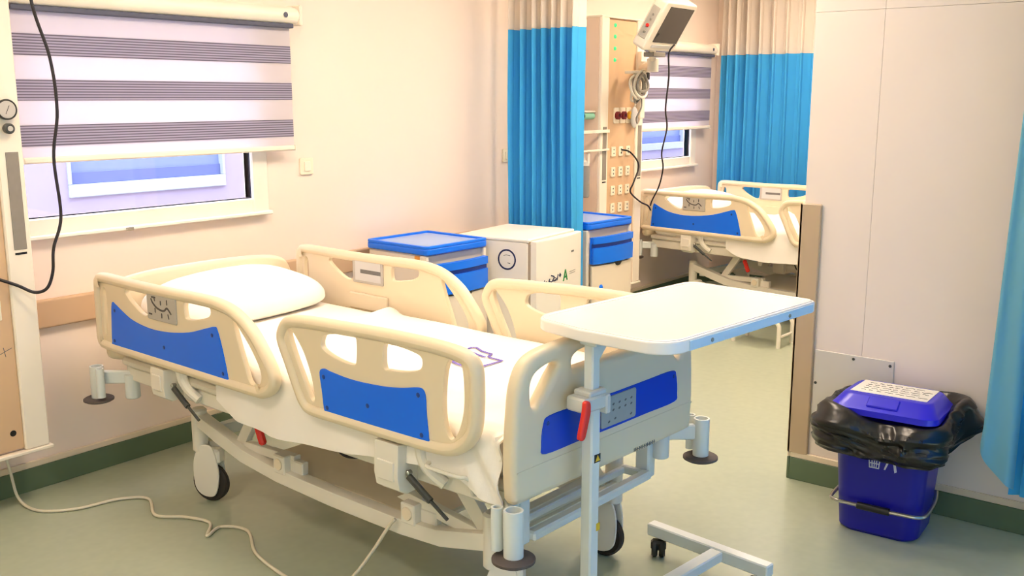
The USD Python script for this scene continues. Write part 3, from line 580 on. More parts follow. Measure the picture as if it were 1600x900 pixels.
def pillow_mesh():
    n, k = 48, 28; P = []
    a, b = 0.39, 0.215
    th = np.linspace(0, 2 * np.pi, n, endpoint=False); ph = np.linspace(-np.pi / 2, np.pi / 2, k)
    V = []
    for p in ph:
        cp = abs(math.cos(p)) ** 0.55; sp = math.copysign(abs(math.sin(p)) ** 0.9, math.sin(p))
        c, s = np.cos(th), np.sin(th)
        X = b * cp * np.sign(c) * np.abs(c) ** 0.55; Y = a * cp * np.sign(s) * np.abs(s) ** 0.5
        Z = (0.118 if sp > 0 else 0.05) * sp * (1 - 0.25 * (np.abs(Y) / a) ** 3 - 0.15 * (np.abs(X) / b) ** 3)
        V.append(np.stack([X, Y, np.full(n, 0) + Z], 1))
    V = np.array(V); I = np.arange(n * k).reshape(k, n); F = []
    for i in range(k - 1):
        for j in range(n):
            l = (j + 1) % n; F += [[I[i, j], I[i, l], I[i + 1, l]], [I[i, j], I[i + 1, l], I[i + 1, j]]]
    v = V.reshape(-1, 3); v[:, 2] += 0.012 * (meshkit.fbm(v * 6 + 3, 3, 4) - 0.5) * (v[:, 2] > -0.03)
    m = trimesh.Trimesh(v, F); m.merge_vertices(); return m

def bedding(loc, rz, which, first=None):
    r = math.radians(rz)
    mt = thing('mattress', f'white covered mattress on the {which} hospital bed', 'mattress', loc, rz)
    obj('mattress_body', mattress_mesh(), 'linen', mt)
    bs = thing('bed_sheet', 'white top sheet with purple emblem draped over the near bed' if which == 'nearest' else 'white top sheet draped over the far bed, seen behind its rail', 'bed sheet', loc, rz)
    obj('sheet', sheet_mesh(1 if which == 'nearest' else 6), 'linen', bs)
    if which == 'nearest': obj('emblem', mv(emblem(), 0, 0, 0.7185), 'ink_purple', bs, label='purple outline emblem printed on the sheet')
    pu, pv, pz = -0.825, 0.0, 0.760
    px, py = loc[0] + pu * math.cos(r) - pv * math.sin(r), loc[1] + pu * math.sin(r) + pv * math.cos(r)
    pl = obj('pillow', pillow_mesh(), 'linen')
    tag(pl, f'plump white pillow at the head of the {which} bed', 'pillow')
    x = UsdGeom.Xformable(stage.GetPrimAtPath(pl)); x.AddTranslateOp().Set(Gf.Vec3d(px, py, pz + 0.006)); x.AddRotateZOp().Set(rz + 6); x.AddRotateYOp().Set(7.0)
bedding((2.45, 2.58, 0), -92.0, 'nearest')
BED2 = ((6.84, 2.72, 0), -97.0)
copy_thing(BED, 'hospital_bed', 'cream hospital bed with blue side panels in the far bay, beyond the partition', *BED2)
bedding(BED2[0], BED2[1], 'far')

# ------------------------------------------------------------------ overbed table
tb = thing('overbed_table', 'white overbed table with a red clamp lever, standing over the near bed foot', 'overbed table', (2.187, 1.437, 0), -6.4)
TZ = 0.983
def tabletop():
    def arc(cx, cy, r, a0, a1, n=8): return [(cx + r * math.cos(math.radians(a0 + (a1 - a0) * k / n)), cy + r * math.sin(math.radians(a0 + (a1 - a0) * k / n))) for k in range(n + 1)]
    x0, x1, y0, y1 = -0.070, 0.705, -0.293, 0.168
    return np.array(arc(x1 - 0.03, y0 + 0.03, 0.03, -90, 0) + arc(x1 - 0.05, y1 - 0.05, 0.05, 0, 90) + arc(x0 + 0.07, y1 - 0.07, 0.07, 90, 180) + [(x0 - 0.014, -0.02)] + arc(x0 + 0.08, y0 + 0.08, 0.08, 180, 270))
o = tabletop()
ttop = obj('tabletop', mv(plate(o, (), 0.034, 0.006, 3), 0, 0, TZ), 'table_white', tb)
obj('rim', mv(ring_plate(o * [0.985, 0.975], 0.018, 0.006, 0.0028, 2), 0.005, 0, TZ + 0.0165), 'table_white', ttop)
obj('edge_band', bx(0.03, 0.67, -0.296, -0.2925, TZ - 0.014, TZ + 0.012, 0.001), 'table_edge_cool_lit', ttop)
for x in (0.13, 0.53): obj('edge_screw', mv(rot(cyl(0.006, 0, 0.003, 12), 90, (1, 0, 0)), x, -0.2955, TZ - 0.002), 'device_grey', ttop)
obj('support_arm', [bx(-0.02, 0.55, -0.03, 0.03, TZ - 0.045, TZ - 0.017, 0.004), xz(plate(_ccw([(0.016, TZ - 0.10), (0.022, TZ - 0.10), (0.075, TZ - 0.042), (0.016, TZ - 0.042)]), (), 0.006, 0.002, 2), 0.0), bx(0.0, 0.55, -0.2, 0.08, TZ - 0.028, TZ - 0.0165, 0.003)], 'metal_cool', tb)
obj('inner_column', bx(-0.0165, 0.0165, -0.0165, 0.0165, 0.55, TZ - 0.042, 0.004), 'metal_cool', tb)
oc = obj('column', bx(-0.0195, 0.0195, -0.0195, 0.0195, 0.05, 0.765, 0.005), 'metal_cool', tb)
obj('warning_label', bx(-0.008, 0.0185, -0.021, -0.019, 0.605, 0.628, 0), 'label_black', oc)
obj('warning_label', bx(-0.0185, -0.009, -0.021, -0.019, 0.607, 0.627, 0), 'label_white', oc)
obj('warning_triangle', xz(trimesh.creation.extrude_polygon(Polygon([(-0.004, 0.6085), (0.016, 0.6085), (0.006, 0.626)]).difference(Polygon([(0.0052, 0.613), (0.0068, 0.613), (0.007, 0.621), (0.005, 0.621)])), 0.001, engine='earcut'), -0.021), 'label_yellow', oc)
obj('size_label', bx(0.006, 0.0205, -0.021, -0.019, 0.40, 0.422, 0), 'label_yellow', oc)
cl = obj('clamp', [bx(-0.070, 0.034, -0.036, 0.034, 0.762, 0.803, 0.006), bx(-0.042, 0.03, -0.03, 0.03, 0.800, 0.817, 0.004), bx(0.018, 0.038, -0.04, 0.03, 0.745, 0.80, 0.004)], 'clamp_grey', tb)
lev = plate(spline([(-0.006, 0.735), (0.012, 0.735), (0.017, 0.71), (0.013, 0.685), (0.004, 0.645), (-0.003, 0.632), (-0.015, 0.632), (-0.020, 0.641), (-0.013, 0.68), (-0.008, 0.71)], 4, True), (), 0.018, 0.006, 3)
obj('clamp_lever', mv(rot(xz(lev, -0.046), 5, (0, 1, 0), (0, 0, 0.735)), -0.074, 0.004, 0.066), 'red_plastic', cl, label='red clamp lever')
obj('base_rail', bx(-0.03, 0.67, -0.024, 0.024, 0.072, 0.108, 0.004), 'metal_cool', tb)
for xx, y0, y1 in ((0.69, -0.19, 0.29), (-0.03, -0.25, 0.20)):
    k = obj('base_bar', bx(xx - 0.022, xx + 0.022, y0, y1, 0.068, 0.112, 0.004), 'metal_cool', tb)
    for yy in (y0 + 0.035, y1 - 0.05):
        w = cat(rot(cyl(0.031, -0.024, -0.002, 20, 0.007), 90, (1, 0, 0)), rot(cyl(0.031, 0.002, 0.024, 20, 0.007), 90, (1, 0, 0)), bx(-0.018, 0.018, -0.027, 0.027, -0.004, 0.032, 0.008))
        obj('castor', [mv(rot(w, 35, (0, 0, 1)), xx - 0.018, yy, 0.0315), mv(cyl(0.007, 0.04, 0.07, 10), xx, yy, 0)], 'black_plastic', k)

# ------------------------------------------------------------------ bedside cabinets
def cabinet(loc, rz, label, group=None):
    t = thing('bedside_cabinet', label, 'bedside cabinet', loc, rz)
    w, d = 0.235, 0.235
    obj('body', [bx(-w + 0.012, w - 0.012, -d + 0.03, d - 0.01, 0.06, 0.80, 0.008)], 'cabinet_white', t)
    for s in (-1, 1): obj('side_post', bx(s * (w - 0.016) - 0.014, s * (w - 0.016) + 0.014, -d + 0.012, -d + 0.06, 0.06, 0.80, 0.006), 'cabinet_white', t)
    tp = obj('top', mv(plate(rrect(-w, w, -d, d, 0.03), (), 0.034, 0.008, 3), 0, 0, 0.82), 'cabinet_blue', t, label='blue moulded top')
    obj('top_rim', mv(ring_plate(rrect(-w, w, -d, d, 0.03), 0.022, 0.016, 0.005, 2), 0, 0, 0.843), 'cabinet_blue', tp)
    obj('tray', mv(plate(rrect(-w + 0.026, w - 0.026, -d + 0.026, d - 0.026, 0.02), (), 0.006, 0.002, 2), 0, 0, 0.8385), 'cabinet_tray', tp, label='pale blue tray surface')
    # bowed drawer front with a darker blue recessed grip
    xs = np.linspace(-w + 0.03, w - 0.03, 25); bow = 0.022 * (1 - (xs / (w - 0.03)) ** 2)
    def front(z0, z1, y0, inset=0.0):
        P = np.zeros((6, 25, 3))
        for i, z in enumerate(np.linspace(z0, z1, 6)): P[i] = np.stack([xs, -d + y0 - bow, np.full(25, z)], 1)
        return thick(P, 0.014)
    dr = obj('drawer', [front(0.715, 0.755, -0.006), front(0.59, 0.69, -0.006), front(0.59, 0.755, 0.012)], 'cabinet_blue', t, label='blue bowed drawer front')
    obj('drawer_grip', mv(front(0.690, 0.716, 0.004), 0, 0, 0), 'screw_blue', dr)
    obj('latch', mv(rot(lathe([(0, -0.01), (0.03, -0.01), (0.034, 0), (0.03, 0.01), (0, 0.01)], 20), 90, (1, 0, 0)), 0.03, -d - 0.030, 0.592), 'black_plastic', dr)
    dd = obj('door', [front(0.09, 0.578, 0.004)], 'cabinet_white', t)
    obj('door_knob', mv(rot(lathe([(0, 0), (0.016, 0), (0.018, 0.012), (0.01, 0.018), (0, 0.018)], 16), 90, (1, 0, 0)), -0.13, -d - 0.012, 0.44), 'cabinet_blue', dd)
    obj('side_mark', bx(-w + 0.0075, -w + 0.0125, -0.222, -0.135, 0.768, 0.795, 0.001), 'orange_mark', t, label='orange mark on the side')
    for x in (-w + 0.05, w - 0.05):
        for y in (-d + 0.06, d - 0.05): obj('castor', [mv(rot(cyl(0.024, -0.01, 0.01, 16), 90, (1, 0, 0)), x, y, 0.0245), mv(cyl(0.008, 0.03, 0.065, 10), x, y, 0)], 'black_plastic', t)
    return t
cabinet((3.885, 3.63, 0), -2.5, 'bedside cabinet with blue top and drawer, behind the near bed next to the fridge')
cabinet((5.23, 3.53, 0), -4.0, 'bedside cabinet with blue top, half hidden behind the blue curtain in the far bay')

# ------------------------------------------------------------------ mini fridge
fz = thing('mini_fridge', 'small white refrigerator with green letter on its door, between cabinet and curtain', 'refrigerator', (4.42, 3.40, 0), 7.0)
W_, D_ = 0.262, 0.25
obj('body', bx(-W_, W_, -D_ + 0.055, D_, 0.03, 0.83, 0.006), 'fridge_white', fz)
obj('top_panel', bx(-W_ - 0.004, W_ + 0.004, -D_ + 0.045, D_ + 0.004, 0.83, 0.85, 0.006), 'fridge_white', fz)
obj('door_seal', bx(-W_ + 0.006, W_ - 0.006, -D_ + 0.035, -D_ + 0.055, 0.05, 0.825, 0), 'fridge_gap', fz)
bowx = np.linspace(-W_, W_, 21); dp = [(x, -D_ + 0.035) for x in bowx[::-1]] + [(x, -D_ - 0.028 * (1 - (x / W_) ** 2)) for x in bowx]
fd = obj('door', mv(plate(_ccw(dp), (), 0.80, 0.006, 2), 0, 0, 0.44), 'fridge_white', fz)
def on_door(m, x, z):   # flat print bent onto the bowed door
    m = xz(m, 0); m = mv(m, x, 0, z); v = m.vertices.copy(); v[:, 1] += -D_ - 0.028 * (1 - (v[:, 0] / W_) ** 2) - 0.0005; m.vertices = v; return m
obj('letter', on_door(meshkit.text_mesh('A', 0.06, 0.0012, True), -0.012, 0.592), 'ink_green', fd, label='green letter A')
word = [spline([(-0.105, 0.0), (-0.10, 0.012), (-0.098, 0.001)], 4), spline([(-0.085, 0.006), (-0.07, -0.004), (-0.055, 0.0), (-0.05, 0.016), (-0.058, 0.004), (-0.045, 0.0)], 4), spline([(-0.045, 0.0), (-0.03, -0.002), (-0.005, 0.022), (-0.034, 0.034)], 4), spline([(-0.02, 0.006), (-0.008, 0.0), (0.004, 0.004), (0.012, 0.0), (0.02, 0.01)], 4), [(0.028, 0.0), (0.036, 0.03)], [(-0.07, -0.012), (-0.069, -0.012)], [(0.004, 0.016), (0.005, 0.016)]]
obj('script_word', on_door(strokes([np.asarray(l) * 0.95 for l in word], 0.0072), -0.10, 0.607), 'ink_navy', fd, label='dark script lettering')
obj('diamond_mark', on_door(mv(rot(bx(-0.009, 0.009, -0.009, 0.009, 0, 0.0012, 0), 45, (0, 0, 1)), 0, 0, 0), -0.044, 0.63), 'ink_navy', fd)
obj('small_print', on_door(strokes([[(0, 0), (0.08, 0.0)], [(0, 0.012), (0.085, 0.012)]], 0.002), 0.07, 0.62), 'ink_grey', fd)
obj('badge', on_door(mv(bx(-0.018, 0.018, -0.005, 0.005, 0, 0.0014, 0), 0, 0, 0), 0.11, 0.745), 'ink_grey', fd)
th = np.linspace(0, 2 * np.pi, 40)
sk = obj('round_sticker', mv(yz(strokes([np.stack([0.053 * np.cos(th), 0.053 * np.sin(th)], 1)], 0.009), 0), -W_ - 0.0012, -0.065, 0.73), 'ink_navy', fz, label='round sticker with a dark ring')
obj('sticker_print', mv(yz(strokes([[(-0.02, 0.022), (0.004, 0.026), (0.02, 0.02)], [(-0.02, -0.02), (-0.005, -0.018)]], 0.003), 0), -W_ - 0.0012, -0.065, 0.73), 'ink_grey', sk)
for x in (-0.2, 0.2):
    for y in (-0.15, 0.2): obj('foot', mv(cyl(0.018, 0, 0.032, 14), x, y, 0), 'black_plastic', fz)

# ------------------------------------------------------------------ curtains
def curtain(label, path, zsplit, zbot, ztop, nf, amp, seed, taper=0.0, width=None, bot_wave=0.0, into=None):
    """A gathered hospital curtain: blue cloth below, white net above, hung along the plan path."""
    rr = np.random.default_rng(seed); A, B_ = np.array(path[0], float), np.array(path[1], float)
    d = B_ - A; L = np.linalg.norm(d); d /= L; nrm = np.array([-d[1], d[0]])
    n = 22 * nf; s = np.linspace(0, 1, n)
    w = rr.uniform(0.6, 1.4, nf); edges = np.r_[0, np.cumsum(w) / w.sum()]
    phase = np.interp(s, edges, np.arange(nf + 1)); am = np.interp(s, np.linspace(0, 1, nf + 1), rr.uniform(0.55, 1.2, nf + 1))
    off = amp * am * np.sin(phase * 2 * np.pi) + 0.35 * amp * np.sin(phase * 4 * np.pi + 1.0)
    lat = 0.35 * amp * np.sin(phase * 4 * np.pi)
    t = into[0] if into else thing('privacy_curtain', label, 'curtain', (A[0], A[1], 0))
    shift = A - np.array(into[1]) if into else np.zeros(2)
    def part(z0, z1, rows):
        P = np.zeros((rows, n, 3))
        for i, z in enumerate(np.linspace(z0, z1, rows)):
            g = 1.0 - taper * (ztop - z) / (ztop - zbot)
            k = 1.0 + 0.15 * math.sin(z * 2.1 + seed)
            xy = d * ((s * L - L / 2) * g + L / 2 + lat)[:, None] + nrm * (off * k + 0.006 * np.sin(3 * z + 7 * s))[:, None]
            P[i, :, :2] = xy + shift; P[i, :, 2] = z
            if i == 0 and z0 == zbot: P[i, :, 2] += bot_wave * np.sin(phase * 6)
        return P
    obj('drape', thick(part(zbot, zsplit, 14), 0.003), 'curtain_blue', t, smooth=60)
    obj('net_top', thick(part(zsplit + 0.0005, ztop, 8), 0.0025), 'curtain_net', t, smooth=60)
    obj('hem_band', thick(part(zsplit - 0.002, zsplit + 0.012, 2) + np.array([0, 0, 0]), 0.0045), 'curtain_net', t, smooth=60)
    return t, d, nrm, L
curtain('blue privacy curtain with white net top, gathered between the fridge and the headwall panel', [(4.87, 3.86), (4.87, 3.29)], 2.0, 0.32, 2.68, 7, 0.05, 4)
curtain('blue privacy curtain with white net top, gathered in the far corner behind the far bed', [(7.755, 3.86), (7.765, 2.75)], 1.945, 0.32, 2.68, 11, 0.055, 9)
t3, d3, n3, L3 = curtain('bright blue curtain hanging against the partition at the right edge of the picture', [(3.70, 0.66), (3.60, -0.35)], 2.0, 0.20, 2.68, 5, 0.075, 12)
# added unseen run of this curtain behind the viewer, for its blue bounce
curtain('', [(3.58, -0.42), (0.15, -0.75)], 2.0, 0.20, 2.68, 17, 0.06, 15, into=(t3, (3.70, 0.66)))
# loose front fold of the right-hand curtain, flaring below; backlight painted into its colour
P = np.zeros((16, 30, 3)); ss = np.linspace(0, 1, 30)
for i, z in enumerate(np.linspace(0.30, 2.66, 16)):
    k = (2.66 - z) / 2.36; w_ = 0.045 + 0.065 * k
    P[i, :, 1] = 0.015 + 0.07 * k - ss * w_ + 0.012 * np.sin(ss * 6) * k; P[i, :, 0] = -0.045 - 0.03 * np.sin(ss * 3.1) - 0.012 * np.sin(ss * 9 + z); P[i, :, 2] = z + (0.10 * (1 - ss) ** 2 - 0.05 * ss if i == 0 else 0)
obj('front_fold', thick(P, 0.003), 'curtain_backlit', t3, smooth=60, label='loose front fold with backlight painted into its colour')
for x0, y0, x1, y1, w in ((4.87, 3.9, 4.87, 1.2, 'between the two beds'), (7.72, 3.9, 7.72, 0.9, 'beyond the far bed'), (3.68, 0.7, 3.60, -0.40, 'along the partition'), (3.60, -0.42, 0.1, -0.76, 'behind the viewer, added as cool fill')):
    tr = obj('curtain_track', mv(rot(bx(0, math.hypot(x1 - x0, y1 - y0), -0.015, 0.015, 0, 0.07, 0.003), math.degrees(math.atan2(y1 - y0, x1 - x0)), (0, 0, 1)), x0, y0, 2.68), 'metal_white'); tag(tr, 'slim white curtain track under the ceiling ' + w, 'curtain track')

# ------------------------------------------------------------------ headwall units
def socket(t, x, z, dark=False):
    s = obj('socket', [xz(plate(rrect(x - 0.026, x + 0.026, z - 0.034, z + 0.034, 0.006), (), 0.010, 0.003, 2), -0.005)], 'socket_white', t)
    obj('socket_hole', [mv(rot(cyl(0.006, 0, 0.002, 10), 90, (1, 0, 0)), x + dx, -0.0095, z + dz) for dx, dz in ((0, 0.014), (0, -0.012))], 'black_plastic' if dark else 'ink_grey', s)
def headwall(x0, label, first):
    t = thing('headwall_unit', label, 'headwall panel', (x0, 3.75, 0)); w = 0.56; z0, z1 = 0.25, 2.13 if not first else 2.2
    obj('body', bx(0.0, w, 0.012, 0.1995, z0, z1, 0.004), 'headwall_side', t)
    obj('wood_face', bx(0.095, w - 0.095, 0.0, 0.012, z0 + 0.01, z1 - 0.01, 0.002), 'wood_panel', t, label='wood-toned front panel')
    for xa in (0.0, w - 0.095):
        b = obj('border_channel', [bx(xa, xa + 0.095, -0.012, 0.012, z0, z1, 0.005)], 'headwall_white', t)
        g = obj('grille', bx(xa + 0.028, xa + 0.076, -0.0145, -0.011, 1.035, 1.40, 0.001), 'grille_grey', t)
        obj('grille_slot', bx(xa + 0.03, xa + 0.074, -0.0140, -0.0115, 1.016, 1.024, 0.0005), 'black_plastic', t)
    obj('bottom_rail', bx(-0.002, w + 0.012, -0.02, 0.14, z0 - 0.014, z0, 0.003), 'headwall_white', t)
    obj('top_rail', bx(0.0, w, -0.012, 0.14, z1, z1 + 0.012, 0.003), 'headwall_white', t)
    if first:
        g = obj('pressure_gauge', mv(rot(lathe([(0, 0), (0.036, 0), (0.038, 0.022), (0.035, 0.026), (0.032, 0.022), (0, 0.022)], 32), 90, (1, 0, 0)), 0.505, -0.012, 1.556), 'steel_dark', t, label='round pressure gauge')
        obj('gauge_face', mv(rot(cyl(0.0315, 0.021, 0.0235, 28, 0.0005), 90, (1, 0, 0)), 0.505, -0.012, 1.556), 'gauge_face', g)
        obj('gauge_needle', mv(xz(strokes([[(-0.006, -0.016), (0.008, 0.014)]], 0.002), 0), 0.505, -0.0345, 1.556), 'black_plastic', g)
        k = obj('valve_knob', mv(rot(lathe([(0, 0), (0.014, 0), (0.019, 0.012), (0.019, 0.03), (0.014, 0.034), (0, 0.034)], 20), 90, (1, 0, 0)), 0.505, -0.012, 1.487), 'steel_dark', t)
        obj('knob_face', mv(rot(cyl(0.010, 0.033, 0.036, 16), 90, (1, 0, 0)), 0.505, -0.012, 1.487), 'gauge_face', k)
        for z in (0.938, 0.815):
            s = obj('socket', xz(plate(rrect(0.375, 0.425, z - 0.04, z + 0.04, 0.006), (), 0.01, 0.003, 2), -0.005), 'socket_white', t)
            obj('blue_mark', xz(trimesh.creation.extrude_polygon(Polygon([(0.401, z + 0.012), (0.421, z + 0.012), (0.411, z - 0.008)]), 0.001, engine='earcut'), -0.010), 'accent_blue', s)
        obj('pencil_mark', xz(strokes([[(0.40, 0.642), (0.452, 0.662)], [(0.428, 0.632), (0.422, 0.668)]], 0.002), 0.0), 'ink_grey', t)
        obj('cable_hole', mv(rot(cyl(0.012, 0, 0.002, 18, 0.0003), 90, (1, 0, 0)), 0.427, 0.0005, 0.328), 'black_plastic', t)
    else:
        for z in (2.085, 2.01, 1.93, 1.853): obj('indicator_lamp', mv(rot(lathe([(0, 0), (0.014, 0), (0.013, 0.006), (0.007, 0.010), (0, 0.011)], 20), 90, (1, 0, 0)), 0.18, 0.0005, z), 'green_lamp', t, label='lit green indicator lamp')
        for x, c in ((0.205, 'outlet_red'), (0.285, 'outlet_red'), (0.365, 'outlet_yellow')):
            o_ = obj('gas_outlet', [xz(plate(rrect(x - 0.033, x + 0.033, 1.42, 1.53, 0.008), (), 0.012, 0.004, 2), -0.006)], 'socket_white', t)
            obj('outlet_ring', mv(rot(lathe([(0.012, 0), (0.028, 0), (0.028, 0.02), (0.014, 0.024), (0.012, 0)], 20), 90, (1, 0, 0)), x, -0.011, 1.475), c, o_)
            obj('outlet_core', mv(rot(cyl(0.013, 0, 0.018, 14), 90, (1, 0, 0)), x, -0.011, 1.475), 'black_plastic', o_)
        for i, z in enumerate((1.225, 1.083, 0.952, 0.828)):
            for j, x in enumerate((0.178, 0.275, 0.37)): socket(t, x, z, i == 0 and j == 1)
        socket(t, 0.425, 0.42)
        for z, h in ((1.36, 0.022), (1.238, 0.013)):
            obj('equipment_rail', [bx(-0.28, 0.085, -0.034, -0.022, z, z + h, 0.002), bx(0.02, 0.04, -0.022, -0.011, z + 0.003, z + h - 0.003, 0.001)], 'headwall_white', t)
        obj('wall_hook', [bx(-0.06, 0.0, 0.11, 0.13, 2.07, 2.12, 0.004), tube(spline([(-0.055, 0.12, 2.09), (-0.09, 0.12, 2.09), (-0.10, 0.12, 2.12)], 4), 0.008, 8)], 'headwall_white', t)
    return t
headwall(1.24, 'headwall panel with pressure gauge at the left edge, wood face and white borders', True)
HW2 = headwall(5.75, 'tall headwall panel with four green lamps and gas outlets in the far bay', False)
fl = thing('flowmeter', 'pale green flowmeter on the side of the far headwall panel, next to the blue curtain', 'flowmeter', (5.75, 3.80, 1.475))
obj('body', tube([(-0.13, 0, 0), (-0.012, 0, 0)], 0.024, 16), 'device_green', fl); obj('valve', tube([(-0.17, 0, 0), (-0.13, 0, 0)], 0.02, 14), 'steel_dark', fl); obj('outlet_stub', seg((-0.012, 0, 0), (0, 0, 0), 0.012), 'steel', fl); obj('cap', bx(-0.14, -0.01, -0.028, 0.028, 0.022, 0.036, 0.004), 'metal_white', fl)
sj = thing('suction_jar', 'grey suction jar hanging beside the far headwall panel above the cabinet', 'suction jar', (5.60, 3.765, 0.93))
obj('jar', lathe([(0, 0), (0.03, 0), (0.034, 0.01), (0.036, 0.20), (0.03, 0.215), (0, 0.215)], 24), 'device_grey', sj); obj('lid', lathe([(0, 0.215), (0.034, 0.215), (0.034, 0.24), (0.012, 0.25), (0.012, 0.29), (0, 0.295)], 20), 'metal_white', sj); obj('hanger', bx(-0.012, 0.012, -0.036, -0.028, 0.23, 0.322, 0.002), 'metal_white', sj)
# monitor on its arm
MP = np.array([5.70, 3.23, 2.055])
mn = thing('patient_monitor', 'patient monitor with dark screen tilted down on a wall arm above the far bed', 'monitor', MP)
def tl(m): m = rot(m if not isinstance(m, list) else cat(*m), 32.0, (1, 0, 0)); m.apply_scale(0.84); return m
def rel(m): return mv(m if not isinstance(m, list) else cat(*m), *(-MP))
obj('case', tl([xz(plate(rrect(-0.235, 0.235, -0.20, 0.20, 0.025), (), 0.11, 0.014, 3), 0.0), bx(-0.16, 0.16, 0.05, 0.09, -0.14, 0.12, 0.02)]), 'monitor_case', mn)
obj('screen', tl(xz(plate(rrect(-0.155, 0.205, -0.125, 0.165, 0.006), (), 0.006, 0.002, 2), -0.0555)), 'screen_dark', mn, label='dark glossy screen')
obj('key_strip', tl(bx(-0.14, 0.19, -0.059, -0.054, -0.17, -0.145, 0.002)), 'display_grey', mn)
sp = obj('side_panel', tl(bx(-0.2395, -0.234, -0.03, 0.04, -0.12, 0.13, 0.003)), 'keypad_grey', mn)
obj('red_port', tl(mv(rot(cyl(0.014, 0, 0.012, 16), -90, (0, 1, 0)), -0.239, 0.0, -0.02)), 'red_plastic', sp, label='red socket')
for z in (0.03, 0.07, -0.07): obj('side_port', tl(mv(rot(cyl(0.01, 0, 0.01, 12), -90, (0, 1, 0)), -0.239, 0.0, z)), 'device_grey', sp)
obj('wall_channel', rel(bx(6.21, 6.27, 3.70, 3.7385, 1.45, 1.92, 0.005)), 'headwall_white', mn)
obj('lower_arm', rel([seg((6.22, 3.70, 1.80), (6.02, 3.50, 1.82), 0.028, 16), mv(cyl(0.04, 1.77, 1.86), 6.02, 3.50, 0), mv(cyl(0.036, 1.75, 1.85), 6.24, 3.69, 0)]), 'monitor_case', mn)
obj('upper_arm', rel([seg((6.02, 3.50, 1.85), (5.72, 3.34, 1.96), 0.024, 16), mv(cyl(0.034, 1.91, 2.0), 5.72, 3.34, 0)]), 'monitor_case', mn)
obj('joint_band', rel(bx(5.84, 6.0, 3.39, 3.47, 1.865, 1.895, 0.004)), 'device_grey', mn)
obj('tilt_head', rel(seg((5.72, 3.34, 1.96), (5.71, 3.28, 2.02), 0.022, 14)), 'metal_white', mn)
cc = thing('cable_coil', 'coil of grey monitor leads hanging below the monitor arm', 'cable coil', (6.0, 3.60, 1.70))
rr = np.random.default_rng(5)
for k in range(6):
    a = np.linspace(0, 2 * np.pi, 26, endpoint=False); r0 = 0.075 + 0.012 * rr.normal(); zz = 0.078 + 0.012 * rr.normal()
    pts = np.stack([r0 * np.cos(a) + 0.01 * rr.normal(), 0.012 * np.sin(2 * a + k) + 0.012 * k - 0.04, zz * np.sin(a) - 0.01 * k], 1)
    obj('lead_loop', tube(pts, 0.0085, 8, True), 'metal_white' if k % 2 else 'device_grey', cc)
obj('hook', [bx(-0.02, 0.02, -0.055, 0.10, 0.06, 0.08, 0.004)], 'metal_white', cc); obj('connector', [bx(0.085, 0.125, -0.02, 0.01, 0.02, 0.07, 0.004)], 'black_plastic', cc); obj('tag', bx(0.075, 0.11, -0.015, -0.005, -0.10, 0.015, 0.002), 'device_grey', cc); obj('drop_lead', tube(spline([(0.03, -0.01, -0.09), (0.05, 0.0, -0.17), (0.04, 0.03, -0.24), (0.10, 0.06, -0.28)], 6), 0.006, 8), 'device_grey', cc)
nb = thing('nebulizer_bag', 'clear wrapped mask hanging off the gas outlets in the far bay', 'mask', (6.15, 3.715, 1.46))
obj('bag', trimesh.creation.icosphere(2, 1.0).apply_transform(np.diag([0.045, 0.018, 0.075, 1])), 'display_grey', nb); obj('hose', tube(spline([(0, 0, 0.07), (0.02, 0.0, 0.13), (0.01, 0.015, 0.2)], 5), 0.005, 8), 'metal_white', nb)

# cords
def cord(name, pts, r, m, label, n=8):
    tag(obj(name, tube(spline(pts, n), r, 8), m, None, True), label, 'cord')
cord('power_cord', [(1.80, 3.62, 2.2), (1.824, 3.62, 1.93), (1.873, 3.62, 1.74), (1.883, 3.62, 1.55), (1.86, 3.63, 1.38), (1.868, 3.63, 1.16), (1.834, 3.64, 1.04), (1.828, 3.65, 0.95), (1.805, 3.66, 0.888), (1.77, 3.69, 0.874), (1.72, 3.715, 0.905), (1.65, 3.735, 0.94)], 0.006, 'cord_black', 'black cord hanging in front of the near headwall panel and looping to its socket')
cord('power_cord', [(5.72, 3.17, 1.93), (5.703, 3.2, 1.873), (5.801, 3.25, 1.731), (5.948, 3.35, 1.524), (6.063, 3.4, 1.393), (6.178, 3.5, 1.218), (6.291, 3.55, 1.102), (6.366, 3.62, 0.964), (6.443, 3.72, 0.845), (6.47, 3.75, 0.80)], 0.0055, 'cord_black', 'dark cord hanging from the patient monitor down to the far bed rail')
cord('power_cord', [(6.025, 3.735, 1.235), (6.084, 3.70, 1.215), (6.169, 3.68, 1.121), (6.104, 3.68, 1.002), (6.096, 3.7, 0.933), (6.267, 3.72, 0.848), (6.414, 3.74, 0.805), (6.475, 3.75, 0.765)], 0.006, 'cord_black', 'dark cord looping from the far headwall socket to the far bed')
cord('floor_cable', [(1.69, 3.90, 0.23), (1.70, 3.88, 0.12), (1.707, 3.846, 0.02), (1.714, 3.705, 0.007), (1.817, 3.604, 0.007), (1.97, 3.563, 0.007), (2.045, 3.472, 0.007), (1.973, 3.305, 0.007), (2.035, 3.198, 0.007), (2.06, 3.08, 0.007), (1.985, 2.99, 0.007), (2.066, 3.017, 0.007), (2.105, 2.908, 0.007), (2.006, 2.728, 0.007), (1.958, 2.495, 0.007), (1.965, 2.38, 0.007), (2.01, 2.31, 0.010), (2.045, 2.26, 0.06), (2.08, 2.205, 0.15), (2.108, 2.16, 0.235), (2.118, 2.14, 0.262)], 0.006, 'cord_white', 'thin white cable snaking across the green floor to the near bed')

